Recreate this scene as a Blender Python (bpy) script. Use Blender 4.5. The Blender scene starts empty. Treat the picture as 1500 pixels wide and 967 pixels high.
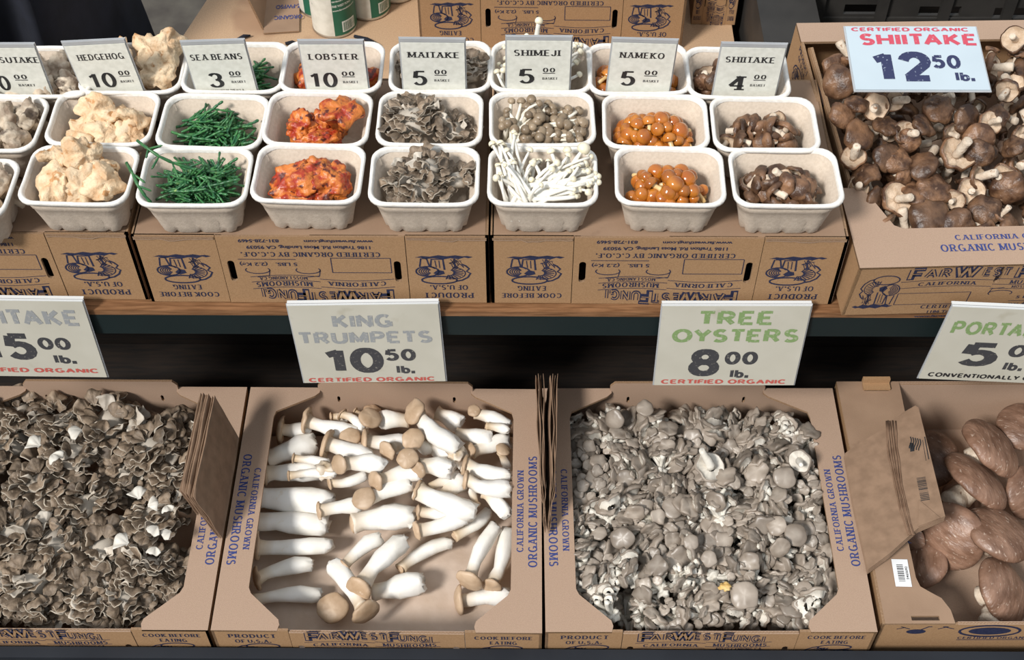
import bpy, math, random
from mathutils import Vector, Matrix, noise
from mathutils.geometry import tessellate_polygon

PI = math.pi
rnd = random.Random(7)
SC = bpy.context.scene
COL = SC.collection

# ---------------------------------------------------------------- camera
F_PX, PITCH, YAW, ROLL, CAM_Z = 1964.28, 0.8919, 0.0087, -0.0027, 1.6003
_fw = Vector((-math.sin(YAW)*math.cos(PITCH), math.cos(YAW)*math.cos(PITCH), -math.sin(PITCH)))
_r = Vector((math.cos(YAW), math.sin(YAW), 0)); _u = _r.cross(_fw)
_R = math.cos(ROLL)*_r + math.sin(ROLL)*_u
_U = -math.sin(ROLL)*_r + math.cos(ROLL)*_u
CAMP = Vector((0, 0, CAM_Z))
cam = bpy.data.objects.new('camera', bpy.data.cameras.new('camera')); COL.objects.link(cam)
cam.matrix_world = Matrix(((_R.x, _U.x, -_fw.x, 0), (_R.y, _U.y, -_fw.y, 0), (_R.z, _U.z, -_fw.z, CAM_Z), (0, 0, 0, 1)))
cam.data.sensor_width = 36; cam.data.lens = F_PX/1500*36
cam.data.clip_start = .05
cam.data.dof.use_dof = True; cam.data.dof.focus_distance = 1.68; cam.data.dof.aperture_fstop = 15
SC.camera = cam

# ---------------------------------------------------------------- world, sun, exposure
w = bpy.data.worlds.new('sky'); SC.world = w; w.use_nodes = True
nt = w.node_tree; bg = nt.nodes['Background']
tc = nt.nodes.new('ShaderNodeTexCoord'); sep = nt.nodes.new('ShaderNodeSeparateXYZ')
rp = nt.nodes.new('ShaderNodeValToRGB')
nt.links.new(tc.outputs['Generated'], sep.inputs[0]); nt.links.new(sep.outputs['Z'], rp.inputs[0])
rp.color_ramp.elements[0].position = 0.0; rp.color_ramp.elements[0].color = (.20, .20, .205, 1)
rp.color_ramp.elements[1].position = 0.60; rp.color_ramp.elements[1].color = (.86, .93, 1.0, 1)
nt.links.new(rp.outputs[0], bg.inputs['Color']); bg.inputs['Strength'].default_value = .84
sun = bpy.data.objects.new('sun', bpy.data.lights.new('sun', 'SUN')); COL.objects.link(sun)
sun.data.energy = 3.8; sun.data.angle = math.radians(11); sun.data.color = (1, .975, .94)
sun.rotation_euler = Vector((-.58, -.62, .85)).to_track_quat('Z', 'Y').to_euler()
vs = SC.view_settings
vs.view_transform = 'Standard'; vs.look = 'None'; vs.gamma = 1; vs.exposure = 0.0
vs.use_curve_mapping = False

def at(px, py, z):                     # point of the photograph's ray on the level plane z
    d = _fw + _R*((px-750)/F_PX) - _U*((py-483.5)/F_PX)
    return CAMP + d*((z-CAM_Z)/d.z)
def onp(px, py, p0, n):
    d = _fw + _R*((px-750)/F_PX) - _U*((py-483.5)/F_PX)
    return CAMP + d*((Vector(p0)-CAMP).dot(n)/d.dot(n))
def mpp(p): return (Vector(p)-CAMP).dot(_fw)/F_PX      # metres covered by one pixel at p

# ---------------------------------------------------------------- materials
def mat(name, c1, c2=None, scale=40, rough=.6, bump=0, bscale=300, lo=.35, hi=.65, rv=0.0, c3=None, s3=15, t3=.6,
        aniso=(1, 1, 1), metal=0, ior=1.45, coat=0, zgrad=None, coord='Object', rgrad=None, sss=0, alpha=1, trans=0):
    m = bpy.data.materials.new(name); m.use_nodes = True
    n = m.node_tree; L = n.links.new; b = n.nodes['Principled BSDF']
    c2 = c2 or c1
    t = n.nodes.new('ShaderNodeTexCoord'); mp = n.nodes.new('ShaderNodeMapping'); mp.inputs['Scale'].default_value = aniso
    L(t.outputs[coord], mp.inputs[0])
    vec = mp.outputs[0]
    if rv:
        oi = n.nodes.new('ShaderNodeObjectInfo'); ad = n.nodes.new('ShaderNodeVectorMath'); ad.operation = 'ADD'
        sc = n.nodes.new('ShaderNodeVectorMath'); sc.operation = 'SCALE'; sc.inputs['Scale'].default_value = 3.7
        L(oi.outputs['Random'], sc.inputs[0]); L(vec, ad.inputs[0]); L(sc.outputs[0], ad.inputs[1]); vec = ad.outputs[0]
    nz = n.nodes.new('ShaderNodeTexNoise'); nz.inputs['Scale'].default_value = scale; nz.inputs['Detail'].default_value = 4
    L(vec, nz.inputs['Vector'])
    r = n.nodes.new('ShaderNodeValToRGB'); e = r.color_ramp.elements
    e[0].position = lo; e[0].color = (*c1, 1); e[1].position = hi; e[1].color = (*c2, 1)
    L(nz.outputs[0], r.inputs[0]); out = r.outputs[0]
    if c3:
        n3 = n.nodes.new('ShaderNodeTexNoise'); n3.inputs['Scale'].default_value = s3; n3.inputs['Detail'].default_value = 3
        L(vec, n3.inputs['Vector'])
        r3 = n.nodes.new('ShaderNodeValToRGB'); r3.color_ramp.elements[0].position = t3; r3.color_ramp.elements[1].position = min(1, t3+.08)
        L(n3.outputs[0], r3.inputs[0])
        mx = n.nodes.new('ShaderNodeMix'); mx.data_type = 'RGBA'
        L(r3.outputs[0], mx.inputs[0]); L(out, mx.inputs[6]); mx.inputs[7].default_value = (*c3, 1); out = mx.outputs[2]
    if zgrad:                           # (z0, z1, colour at z1 and above): the thing's own colour change along its height
        sp = n.nodes.new('ShaderNodeSeparateXYZ'); L(t.outputs['Object'], sp.inputs[0])
        mr = n.nodes.new('ShaderNodeMapRange'); mr.inputs[1].default_value = zgrad[0]; mr.inputs[2].default_value = zgrad[1]
        L(sp.outputs['Z'], mr.inputs[0])
        mx = n.nodes.new('ShaderNodeMix'); mx.data_type = 'RGBA'
        L(mr.outputs[0], mx.inputs[0]); L(out, mx.inputs[6]); mx.inputs[7].default_value = (*zgrad[2], 1); out = mx.outputs[2]
    if rgrad:                           # (r0, r1, colour near the origin): own colour change away from the cap
        ln = n.nodes.new('ShaderNodeVectorMath'); ln.operation = 'LENGTH'; L(t.outputs['Object'], ln.inputs[0])
        mr = n.nodes.new('ShaderNodeMapRange'); mr.inputs[1].default_value = rgrad[0]; mr.inputs[2].default_value = rgrad[1]; mr.inputs[3].default_value = 1; mr.inputs[4].default_value = 0
        L(ln.outputs['Value'], mr.inputs[0])
        mx = n.nodes.new('ShaderNodeMix'); mx.data_type = 'RGBA'
        L(mr.outputs[0], mx.inputs[0]); L(out, mx.inputs[6]); mx.inputs[7].default_value = (*rgrad[2], 1); out = mx.outputs[2]
    if rv:
        hs = n.nodes.new('ShaderNodeHueSaturation'); mr = n.nodes.new('ShaderNodeMapRange')
        mr.inputs[3].default_value = 1-rv; mr.inputs[4].default_value = 1+rv
        L(oi.outputs['Random'], mr.inputs[0]); L(mr.outputs[0], hs.inputs['Value']); L(out, hs.inputs['Color']); out = hs.outputs[0]
    L(out, b.inputs['Base Color'])
    b.inputs['Roughness'].default_value = rough; b.inputs['Metallic'].default_value = metal; b.inputs['IOR'].default_value = ior
    if coat: b.inputs['Coat Weight'].default_value = coat; b.inputs['Coat Roughness'].default_value = .15
    if trans: b.inputs['Transmission Weight'].default_value = trans
    if bump:
        bz = n.nodes.new('ShaderNodeTexNoise'); bz.inputs['Scale'].default_value = bscale; bz.inputs['Detail'].default_value = 3
        L(vec, bz.inputs['Vector'])
        bp = n.nodes.new('ShaderNodeBump'); bp.inputs['Strength'].default_value = bump; bp.inputs['Distance'].default_value = .002
        L(bz.outputs[0], bp.inputs['Height']); L(bp.outputs[0], b.inputs['Normal'])
    return m

CB = mat('cardboard', (.345, .232, .162), (.40, .275, .195), scale=900, rough=.8, bump=.15, bscale=900)
CBT = mat('cardboard_outer', (.31, .180, .088), (.37, .220, .112), scale=700, rough=.75, bump=.12, bscale=900)
CBW = mat('cardboard_worn', (.27, .172, .110), (.32, .208, .135), scale=18, rough=.75, bump=.1, bscale=600, c3=(.245, .155, .10), s3=30, t3=.64)
CBE = mat('cardboard_edge', (.22, .13, .07), (.30, .19, .11), scale=600, rough=.9)
PAPER = mat('brown_paper', (.20, .125, .078), (.26, .165, .105), scale=60, rough=.8, bump=.25, bscale=90)
LINER = mat('liner_paper', (.50, .38, .29), (.58, .46, .37), scale=30, rough=.8, bump=.5, bscale=50)
PULP = mat('moulded_pulp', (.52, .43, .34), (.59, .495, .40), scale=250, rough=.85, bump=.2, bscale=700, c3=(.36, .27, .19), s3=500, t3=.68)
PULP_LIT = mat('pulp_rim_lit', (.72, .68, .62), (.80, .77, .72), scale=200, rough=.8, bump=.2, bscale=500)  # same pulp as the body; bright light on the rim put into a paler colour
INK = mat('navy_ink', (.012, .015, .045), (.022, .026, .065), scale=300, rough=.7)
BLUE = mat('blue_ink', (.022, .036, .15), (.035, .055, .20), scale=300, rough=.7)
CARD = mat('sign_card', (.50, .475, .395), (.545, .52, .44), scale=14, rough=.35, bump=.05, bscale=30, c3=(.465, .435, .35), s3=22, t3=.66)
WCARD = mat('white_sign_card', (.44, .51, .555), (.47, .545, .59), scale=12, rough=.3)
TCARD = mat('speckled_card', (.68, .68, .61), (.77, .77, .70), scale=160, rough=.3)
CLEAR = mat('clear_acrylic', (.36, .37, .38), (.42, .43, .44), scale=20, rough=.12, coat=.5)
def worn(name, c, bgc, t=.58, s=260): return mat(name, c, c, c3=bgc, s3=s, t3=t, rough=.5)
BLK = mat('black_ink', (.018, .018, .02), (.03, .03, .032), scale=100, rough=.4)
WBLK = worn('worn_black_ink', (.05, .05, .055), (.26, .24, .21), .62)
NAVW = worn('worn_navy_ink', (.025, .03, .085), (.30, .34, .42), .62)
REDI = worn('worn_red_ink', (.50, .10, .08), (.52, .36, .28), .62)
RED2 = worn('worn_bright_red_ink', (.52, .065, .10), (.50, .27, .30), .62)
GRNI = worn('worn_green_ink', (.21, .31, .125), (.38, .42, .28), .58)
GRYI = worn('faded_grey_ink', (.29, .30, .305), (.40, .39, .36), .56)
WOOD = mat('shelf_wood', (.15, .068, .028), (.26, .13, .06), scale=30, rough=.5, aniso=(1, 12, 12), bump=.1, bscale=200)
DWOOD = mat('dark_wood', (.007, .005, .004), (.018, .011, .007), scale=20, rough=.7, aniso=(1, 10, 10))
GREEN = mat('dark_green_paint', (.003, .010, .011), (.004, .013, .014), scale=8, rough=.6)
DARKM = mat('dark_metal', (.006, .008, .013), (.011, .014, .020), scale=10, rough=.7)
GREYM = mat('grey_metal', (.030, .030, .031), (.055, .055, .054), scale=40, rough=.5)
FLOORM = mat('floor_concrete', (.05, .042, .035), (.085, .075, .06), scale=12, rough=.85, bump=.2, bscale=60)
BLACKC = mat('black_cloth', (.006, .007, .012), (.012, .014, .024), scale=20, rough=.9, bump=.4, bscale=25)
CRATE = mat('dark_plastic', (.022, .020, .018), (.032, .029, .026), scale=20, rough=.55)
TAN = mat('tan_counter', (.42, .27, .16), (.50, .33, .20), scale=500, rough=.7, c3=(.36, .22, .13), s3=8, t3=.6)
STICK = mat('white_sticker', (.75, .75, .75), rough=.4)

# ---------------------------------------------------------------- mesh helpers
def mesh(name, vs_, fs, mats, smooth=True, mi=None):
    me = bpy.data.meshes.new(name); me.from_pydata([tuple(v) for v in vs_], [], fs)
    for m in (mats if isinstance(mats, (list, tuple)) else [mats]): me.materials.append(m)
    if smooth: me.polygons.foreach_set('use_smooth', [True]*len(me.polygons))
    if mi: me.polygons.foreach_set('material_index', mi)
    me.update(); return me
class MB:
    def __init__(s): s.v = []; s.f = []; s.m = []
    def add(s, v, f, m=0, M=None):
        k = len(s.v)
        s.v += [tuple(M @ Vector(p)) if M else tuple(p) for p in v]
        s.f += [tuple(i+k for i in q) for q in f]; s.m += ([m]*len(f) if isinstance(m, int) else list(m)); return s
    def mesh(s, name, mats, smooth=False): return mesh(name, s.v, s.f, mats, smooth, s.m)
def box_vf(x0, y0, z0, x1, y1, z1):
    v = [(x0, y0, z0), (x1, y0, z0), (x1, y1, z0), (x0, y1, z0), (x0, y0, z1), (x1, y0, z1), (x1, y1, z1), (x0, y1, z1)]
    return v, [(0, 3, 2, 1), (4, 5, 6, 7), (0, 1, 5, 4), (1, 2, 6, 5), (2, 3, 7, 6), (3, 0, 4, 7)]
def obj(name, me, parent=None, M=None):
    o = bpy.data.objects.new(name, me); COL.objects.link(o)
    if parent is not None: o.parent = parent
    if M is not None: o.matrix_basis = M
    return o
def thing(name, label, cat, M=None, group=None, me=None):
    o = obj(name, me, None, M if M is not None else Matrix())
    o['label'] = label; o['category'] = cat
    if group: o['group'] = group
    return o
def struct(name, me, M=None):
    o = obj(name, me, None, M); o['kind'] = 'structure'; return o
def T(x, y=None, z=None): return Matrix.Translation(Vector((x, y, z)) if y is not None else Vector(x))
def RX(a): return Matrix.Rotation(a, 4, 'X')
def RY(a): return Matrix.Rotation(a, 4, 'Y')
def RZ(a): return Matrix.Rotation(a, 4, 'Z')
def SCL(s): return Matrix.Diagonal((s, s, s, 1)) if not isinstance(s, tuple) else Matrix.Diagonal((*s, 1))
def frame(o, x, y, z=None):
    x = Vector(x); y = Vector(y); z = Vector(z) if z else x.cross(y).normalized()
    return Matrix(((x.x, y.x, z.x, o[0]), (x.y, y.y, z.y, o[1]), (x.z, y.z, z.z, o[2]), (0, 0, 0, 1)))
def inst(spec, M, label=None, cat=None, group=None):     # a thing and its parts as objects of their own, meshes shared
    name, parts, lab, ca = spec
    root = thing(name, label or lab, cat or ca, M, group)
    for p in parts:
        c = obj(p[0], p[1], root, p[2] if len(p) > 2 else None)
        if len(p) > 3:
            for q in p[3]: obj(q[0], q[1], c, q[2] if len(q) > 2 else None)
    return root

def tube_vf(pts, rad, n=8, cap=True, flat=1.0):
    pts = [Vector(p) for p in pts]; V = []; Fc = []
    d = (pts[1]-pts[0]).normalized(); a = d.orthogonal().normalized()
    for i, p in enumerate(pts):
        q = pts[min(i+1, len(pts)-1)]-pts[max(i-1, 0)]
        if q.length > 1e-9: d = q.normalized()
        a = (a-d*a.dot(d)).normalized(); b = d.cross(a)
        r = rad[i] if isinstance(rad, (list, tuple)) else rad
        for k in range(n):
            t = 2*PI*k/n; V.append(p+a*(r*math.cos(t))+b*(r*flat*math.sin(t)))
    for i in range(len(pts)-1):
        for k in range(n):
            Fc.append((i*n+k, i*n+(k+1) % n, (i+1)*n+(k+1) % n, (i+1)*n+k))
    if cap: Fc.append(tuple(range(n-1, -1, -1))); Fc.append(tuple((len(pts)-1)*n+k for k in range(n)))
    return V, Fc
def bez(p0, p1, p2, n):
    p0, p1, p2 = Vector(p0), Vector(p1), Vector(p2)
    return [p0*(1-t)**2+p1*2*t*(1-t)+p2*t*t for t in [i/n for i in range(n+1)]]
def nz(p, s=1.0): return noise.noise(Vector(p)*s)

def panel_vf(outline, t, holes=()):
    polys = [[Vector((x, y, 0)) for x, y in outline]]+[[Vector((x, y, 0)) for x, y in h] for h in holes]
    flat = [p for q in polys for p in q]; N = len(flat)
    tri = tessellate_polygon(polys)
    V = [(p.x, p.y, t) for p in flat]+[(p.x, p.y, 0) for p in flat]; Fc = []; mi = []
    for a, b, c in tri:
        A, B, Cc = flat[a], flat[b], flat[c]
        if (B-A).cross(Cc-A).z < 0: a, c = c, a
        Fc += [(a, b, c), (c+N, b+N, a+N)]; mi += [0, 0]
    k = 0
    for q in polys:
        m = len(q); ar = sum(q[i].x*q[(i+1) % m].y-q[(i+1) % m].x*q[i].y for i in range(m))
        for i in range(m):
            a, b = k+i, k+(i+1) % m
            first = (k == 0)
            if (ar > 0) == first: Fc.append((a+N, b+N, b, a))
            else: Fc.append((a, b, b+N, a+N))
            mi.append(1)
        k += m
    return V, Fc, mi
def panel(name, outline, M, t=.003, mats=None, parent=None, holes=()):
    V, Fc, mi = panel_vf(outline, t, holes)
    return obj(name, mesh(name, V, Fc, mats or [CB, CBE], False, mi), parent, M)
def rectp(x0, y0, x1, y1): return [(x0, y0), (x1, y0), (x1, y1), (x0, y1)]
def slot(cx, cy, w, h, n=4):
    r = w/2; out = []
    for k in range(n+1): t = PI*k/n; out.append((cx+r*math.cos(t), cy+h/2-r+r*math.sin(t)))
    for k in range(n+1): t = PI+PI*k/n; out.append((cx+r*math.cos(t), cy-h/2+r+r*math.sin(t)))
    return out

# ---------------------------------------------------------------- lettering: a stroke alphabet
def Lp(*a): return [(a[i], a[i+1]) for i in range(0, len(a), 2)]
def Ap(cx, cy, rx, ry, a0, a1, n=12):
    return [(cx+rx*math.cos(math.radians(a0+(a1-a0)*i/n)), cy+ry*math.sin(math.radians(a0+(a1-a0)*i/n))) for i in range(n+1)]
def cat_(*ls):
    o = []
    for l in ls: o += l
    return o
G = {
 'A': (.8, [Lp(0, 0, .4, 1), Lp(.4, 1, .8, 0), Lp(.14, .33, .66, .33)]),
 'B': (.66, [Lp(0, 0, 0, 1), cat_([(0, 1)], Ap(.36, .77, .25, .23, 90, -90), [(0, .54)]), cat_([(0, .54)], Ap(.38, .27, .28, .27, 90, -90), [(0, 0)])]),
 'C': (.75, [Ap(.42, .5, .42, .5, 45, 315, 18)]),
 'D': (.74, [Lp(0, 0, 0, 1), cat_([(0, 1)], Ap(.28, .5, .46, .5, 90, -90, 14), [(0, 0)])]),
 'E': (.6, [Lp(0, 0, 0, 1), Lp(0, 1, .6, 1), Lp(0, .52, .5, .52), Lp(0, 0, .62, 0)]),
 'F': (.58, [Lp(0, 0, 0, 1), Lp(0, 1, .58, 1), Lp(0, .5, .48, .5)]),
 'G': (.8, [Ap(.42, .5, .42, .5, 50, 330, 18), Lp(.78, 0, .78, .42), Lp(.48, .42, .78, .42)]),
 'H': (.72, [Lp(0, 0, 0, 1), Lp(.72, 0, .72, 1), Lp(0, .5, .72, .5)]),
 'I': (.0, [Lp(0, 0, 0, 1)]),
 'J': (.48, [cat_([(.46, 1)], Ap(.22, .24, .24, .24, 0, -180))]),
 'K': (.7, [Lp(0, 0, 0, 1), Lp(0, .38, .64, 1), Lp(.2, .56, .7, 0)]),
 'L': (.56, [Lp(0, 0, 0, 1), Lp(0, 0, .56, 0)]),
 'M': (.9, [Lp(0, 0, 0, 1), Lp(0, 1, .45, .1), Lp(.45, .1, .9, 1), Lp(.9, 0, .9, 1)]),
 'N': (.74, [Lp(0, 0, 0, 1), Lp(0, 1, .74, 0), Lp(.74, 0, .74, 1)]),
 'O': (.86, [Ap(.43, .5, .43, .5, 90, 450, 24)]),
 'P': (.64, [Lp(0, 0, 0, 1), cat_([(0, 1)], Ap(.34, .73, .29, .27, 90, -90), [(0, .46)])]),
 'R': (.7, [Lp(0, 0, 0, 1), cat_([(0, 1)], Ap(.34, .74, .28, .26, 90, -90), [(0, .48)]), Lp(.34, .48, .68, 0)]),
 'S': (.6, [cat_(Ap(.31, .75, .27, .25, 35, 270, 10), Ap(.3, .25, .3, .25, 90, -145, 10))]),
 'T': (.72, [Lp(.36, 0, .36, 1), Lp(0, 1, .72, 1)]),
 'U': (.72, [cat_([(0, 1)], Ap(.36, .32, .36, .32, 180, 360), [(.72, 1)])]),
 'V': (.76, [Lp(0, 1, .38, 0), Lp(.38, 0, .76, 1)]),
 'W': (1.1, [Lp(0, 1, .28, 0), Lp(.28, 0, .55, .95), Lp(.55, .95, .82, 0), Lp(.82, 0, 1.1, 1)]),
 'Y': (.76, [Lp(0, 1, .38, .45), Lp(.76, 1, .38, .45), Lp(.38, .45, .38, 0)]),
 '0': (.62, [Ap(.31, .5, .31, .5, 90, 450, 24)]),
 '1': (.34, [Lp(.3, 0, .3, 1), Lp(0, .78, .3, .92)]),
 '2': (.6, [cat_(Ap(.3, .7, .29, .3, 170, -20, 10), [(.08, .06)]), Lp(0, 0.03, .62, 0.03)]),
 '3': (.58, [Ap(.27, .76, .26, .24, 160, -90, 10), Ap(.27, .27, .3, .27, 90, -165, 10)]),
 '4': (.7, [Lp(.5, 0, .5, 1), Lp(.5, 1, 0, .3), Lp(0, .3, .7, .3)]),
 '5': (.62, [Lp(.1, 1, .58, 1), Lp(.12, 1, .06, .52), cat_(Ap(.3, .33, .3, .31, 130, -150, 12))]),
 '8': (.6, [Ap(.3, .76, .25, .24, 90, 450, 18), Ap(.3, .27, .3, .27, 90, 450, 18)]),
 '.': (.05, [Lp(0, 0, .05, .0)]),
 'l': (.0, [Lp(0, 0, 0, 1)]),
 'b': (.52, [Lp(0, 0, 0, 1), Ap(.27, .31, .25, .31, 90, 450, 18)]),
}
def strokes(s, thick, thin, serif, gap=.26):
    V = []; Fc = []; x = thick/2
    for ci, ch in enumerate(s):
        if ch == ' ': x += .45; continue
        wd, ss = G[ch]
        for st in ss:
            closed = (abs(st[0][0]-st[-1][0])+abs(st[0][1]-st[-1][1])) < 1e-6
            n = len(st); k = len(V)
            for i, (a, b) in enumerate(st):
                if closed: p, q = st[(i-1) % (n-1)], st[(i+1) % (n-1)] if i < n-1 else st[1]
                else: p, q = st[max(i-1, 0)], st[min(i+1, n-1)]
                dx, dy = q[0]-p[0], q[1]-p[1]; l = math.hypot(dx, dy) or 1; dx /= l; dy /= l
                t = thin+(thick-thin)*abs(dy)**1.3
                if serif and ch in 'AVWMNY' and dx*dy > 0 and abs(dy) > .5 and abs(dx) > .1: t = thin*1.3
                # keep the letter within its cap height
                ya = b
                if thin > .12: ya = b*(1-thin)+thin/2
                e = 0 if closed or serif else thin*0.0
                V.append((x+a-dy*t/2, ya+dx*t/2)); V.append((x+a+dy*t/2, ya-dx*t/2))
            for i in range(n-1): Fc.append((k+2*i+1, k+2*i+3, k+2*i+2, k+2*i))
            if not closed and not serif and thick > .12:      # square stroke ends
                pass
            if serif and not closed:
                for (a, b), (c, d) in ((st[0], st[1]), (st[-1], st[-2])):
                    if abs(d-b) > abs(c-a)*.9 and (b < .03 or b > .97) and n < 6 and ch not in '125':
                        k = len(V); h = thin*.55; y0, y1 = (0-h*.2, h*1.4) if b < .5 else (1-h*1.4, 1+h*.2); g = thick*.5+.13
                        V += [(x+a-g, y0), (x+a+g, y0), (x+a+g, y1), (x+a-g, y1)]; Fc.append((k, k+1, k+2, k+3))
            if ch == '.':
                k = len(V); h = thick*.55
                V += [(x-h, 0), (x+h, 0), (x+h, 2*h), (x-h, 2*h)]; Fc.append((k, k+1, k+2, k+3))
        x += wd+(gap+thick)*({'T': .78, 'L': .85, 'F': .66, 'Y': .8, 'E': .95}.get(ch, 1))
        nx = s[ci+1] if ci+1 < len(s) else ' '
        if nx in 'TY' or (nx == 'J'): x -= (gap+thick)*.16
        if ch == 'T' and nx == 'A': x -= .12
    return V, Fc
def fit(V, cx, cy, w_, h_):
    xs = [v[0] for v in V]; ys = [v[1] for v in V]; x0, x1, y0, y1 = min(xs), max(xs), min(ys), max(ys)
    return [((v[0]-(x0+x1)/2)*w_/(x1-x0)+cx, (v[1]-(y0+y1)/2)*h_/(y1-y0)+cy) for v in V]
def word(s, cx, cy, w_, h_, style='sans', warp=None, z=0):
    th, tn, sf, gp = {'sans': (.29, .20, False, .10), 'serif': (.25, .11, True, .24), 'med': (.17, .13, False, .2)}[style]
    V, Fc = strokes(s, th, tn, sf, gp); V = fit(V, cx, cy, w_, h_)
    if warp: V = [warp(*v) for v in V]
    lv = [0]*len(V); par = list(range(len(V)))       # each stroke a hair above the one before, so that crossings stay clean
    for q in Fc:
        m_ = min(par[i] for i in q)
        for i in q: par[i] = m_
    ids = {r: k for k, r in enumerate(sorted(set(par)))}
    return [(a, b, z+.00002*(ids[par[i]] % 5)) for i, (a, b) in enumerate(V)], Fc
_bf = {}
def bword(s, cx, cy, w_, h_, bold=.02, warp=None, z=0):
    key = (s, bold)
    if key not in _bf:
        c = bpy.data.curves.new('t', 'FONT'); c.body = s; c.offset = bold; c.resolution_u = 3
        o = bpy.data.objects.new('t', c); COL.objects.link(o)
        me = bpy.data.meshes.new_from_object(o.evaluated_get(bpy.context.evaluated_depsgraph_get()))
        _bf[key] = ([(v.co.x, v.co.y) for v in me.vertices], [tuple(p.vertices) for p in me.polygons])
        bpy.data.objects.remove(o); bpy.data.meshes.remove(me); bpy.data.curves.remove(c)
    V, Fc = _bf[key]; V = fit(V, cx, cy, w_, h_)
    if warp: V = [warp(*v) for v in V]
    return [(a, b, z) for a, b in V], Fc
def ribbon(pts, t, z=0):
    V = []; Fc = []; n = len(pts)
    for i, (a, b) in enumerate(pts):
        p, q = pts[max(i-1, 0)], pts[min(i+1, n-1)]
        dx, dy = q[0]-p[0], q[1]-p[1]; l = math.hypot(dx, dy) or 1
        V += [(a-dy/l*t/2, b+dx/l*t/2, z), (a+dy/l*t/2, b-dx/l*t/2, z)]
    for i in range(n-1): Fc.append((2*i+1, 2*i+3, 2*i+2, 2*i))
    return V, Fc
def quad(x0, y0, x1, y1, z=0): return [(x0, y0, z), (x1, y0, z), (x1, y1, z), (x0, y1, z)], [(0, 1, 2, 3)]
def fill(pts, z=0): return [(a, b, z) for a, b in pts], [tuple(range(len(pts)))]

# ---------------------------------------------------------------- cardboard mushroom boxes
BW, BD, BH, TK = .40, .3645, .1137, .0035
def emblem(x, y, w_, h_, z=0):
    m = MB(); t = .028*w_
    P = lambda pts: [(x+a*w_, y+b*h_) for a, b in pts]
    def rb(pts, k=1.0): m.add(*ribbon(P(pts), t*k, z))
    rb(Ap(.60, .86, .31, .13, 0, 360, 22), 1.2)
    rb([(.31, .9), (.2, .86), (.1, .76), (.05, .62), (.12, .55), (.07, .46), (.13, .36), (.2, .3)], 1.2)
    rb(Ap(.36, .62, .22, .2, 60, 250, 12), .7)
    for k in range(11):
        a = math.radians(75+k*17); rb([(.42+.07*math.cos(a), .6+.08*math.sin(a)), (.42+.26*math.cos(a)*.95, .6+.25*math.sin(a)*.95)], .8)
    rb(Ap(.80, .56, .2, .17, 0, 360, 18), 1.1)
    for k in range(5): rb(Ap(.72-.0*k, .56, .07+k*.04, .06+.025*k, -70, 70, 7), .7)
    m.add(*fill(P([(.5, .64), (.62, .7), (.7, .62), (.62, .5), (.52, .54)]), z))
    rb([(.5, .5), (.52, .14), (.72, .14), (.74, .38), (.66, .46)], 1.2); rb([(.58, .44), (.59, .18)], .6); rb([(.64, .42), (.66, .18)], .6)
    rb([(.76, .38), (.8, .12), (.9, .12), (.93, .4)], 1.0)
    rr = random.Random(3)
    pts = [(.16+.26*rr.random(), .1+.38*rr.random()) for _ in range(26)]
    rb(pts, .55)
    g = [(0, .06), (.08, .1), (.15, .07), (.25, .13), (.4, .1), (.5, .14), (.7, .1), (.82, .14), (.9, .09), (1, .08), (.88, .03), (.74, .05), (.6, 0), (.45, .035), (.3, .0), (.18, .035), (.1, .02)]
    m.add(*fill(P(g), z))
    return m
def face_text_left(): 
    m = MB(); m.add(*word('PRODUCT', .047, .100, .058, .0095, 'serif')); m.add(*word('OF U.S.A.', .047, .086, .044, .0085, 'serif')); return m
def face_text_right():
    m = MB(); m.add(*word('COOK BEFORE', .353, .100, .070, .0085, 'serif')); m.add(*word('EATING', .353, .087, .034, .0085, 'serif')); return m
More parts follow.
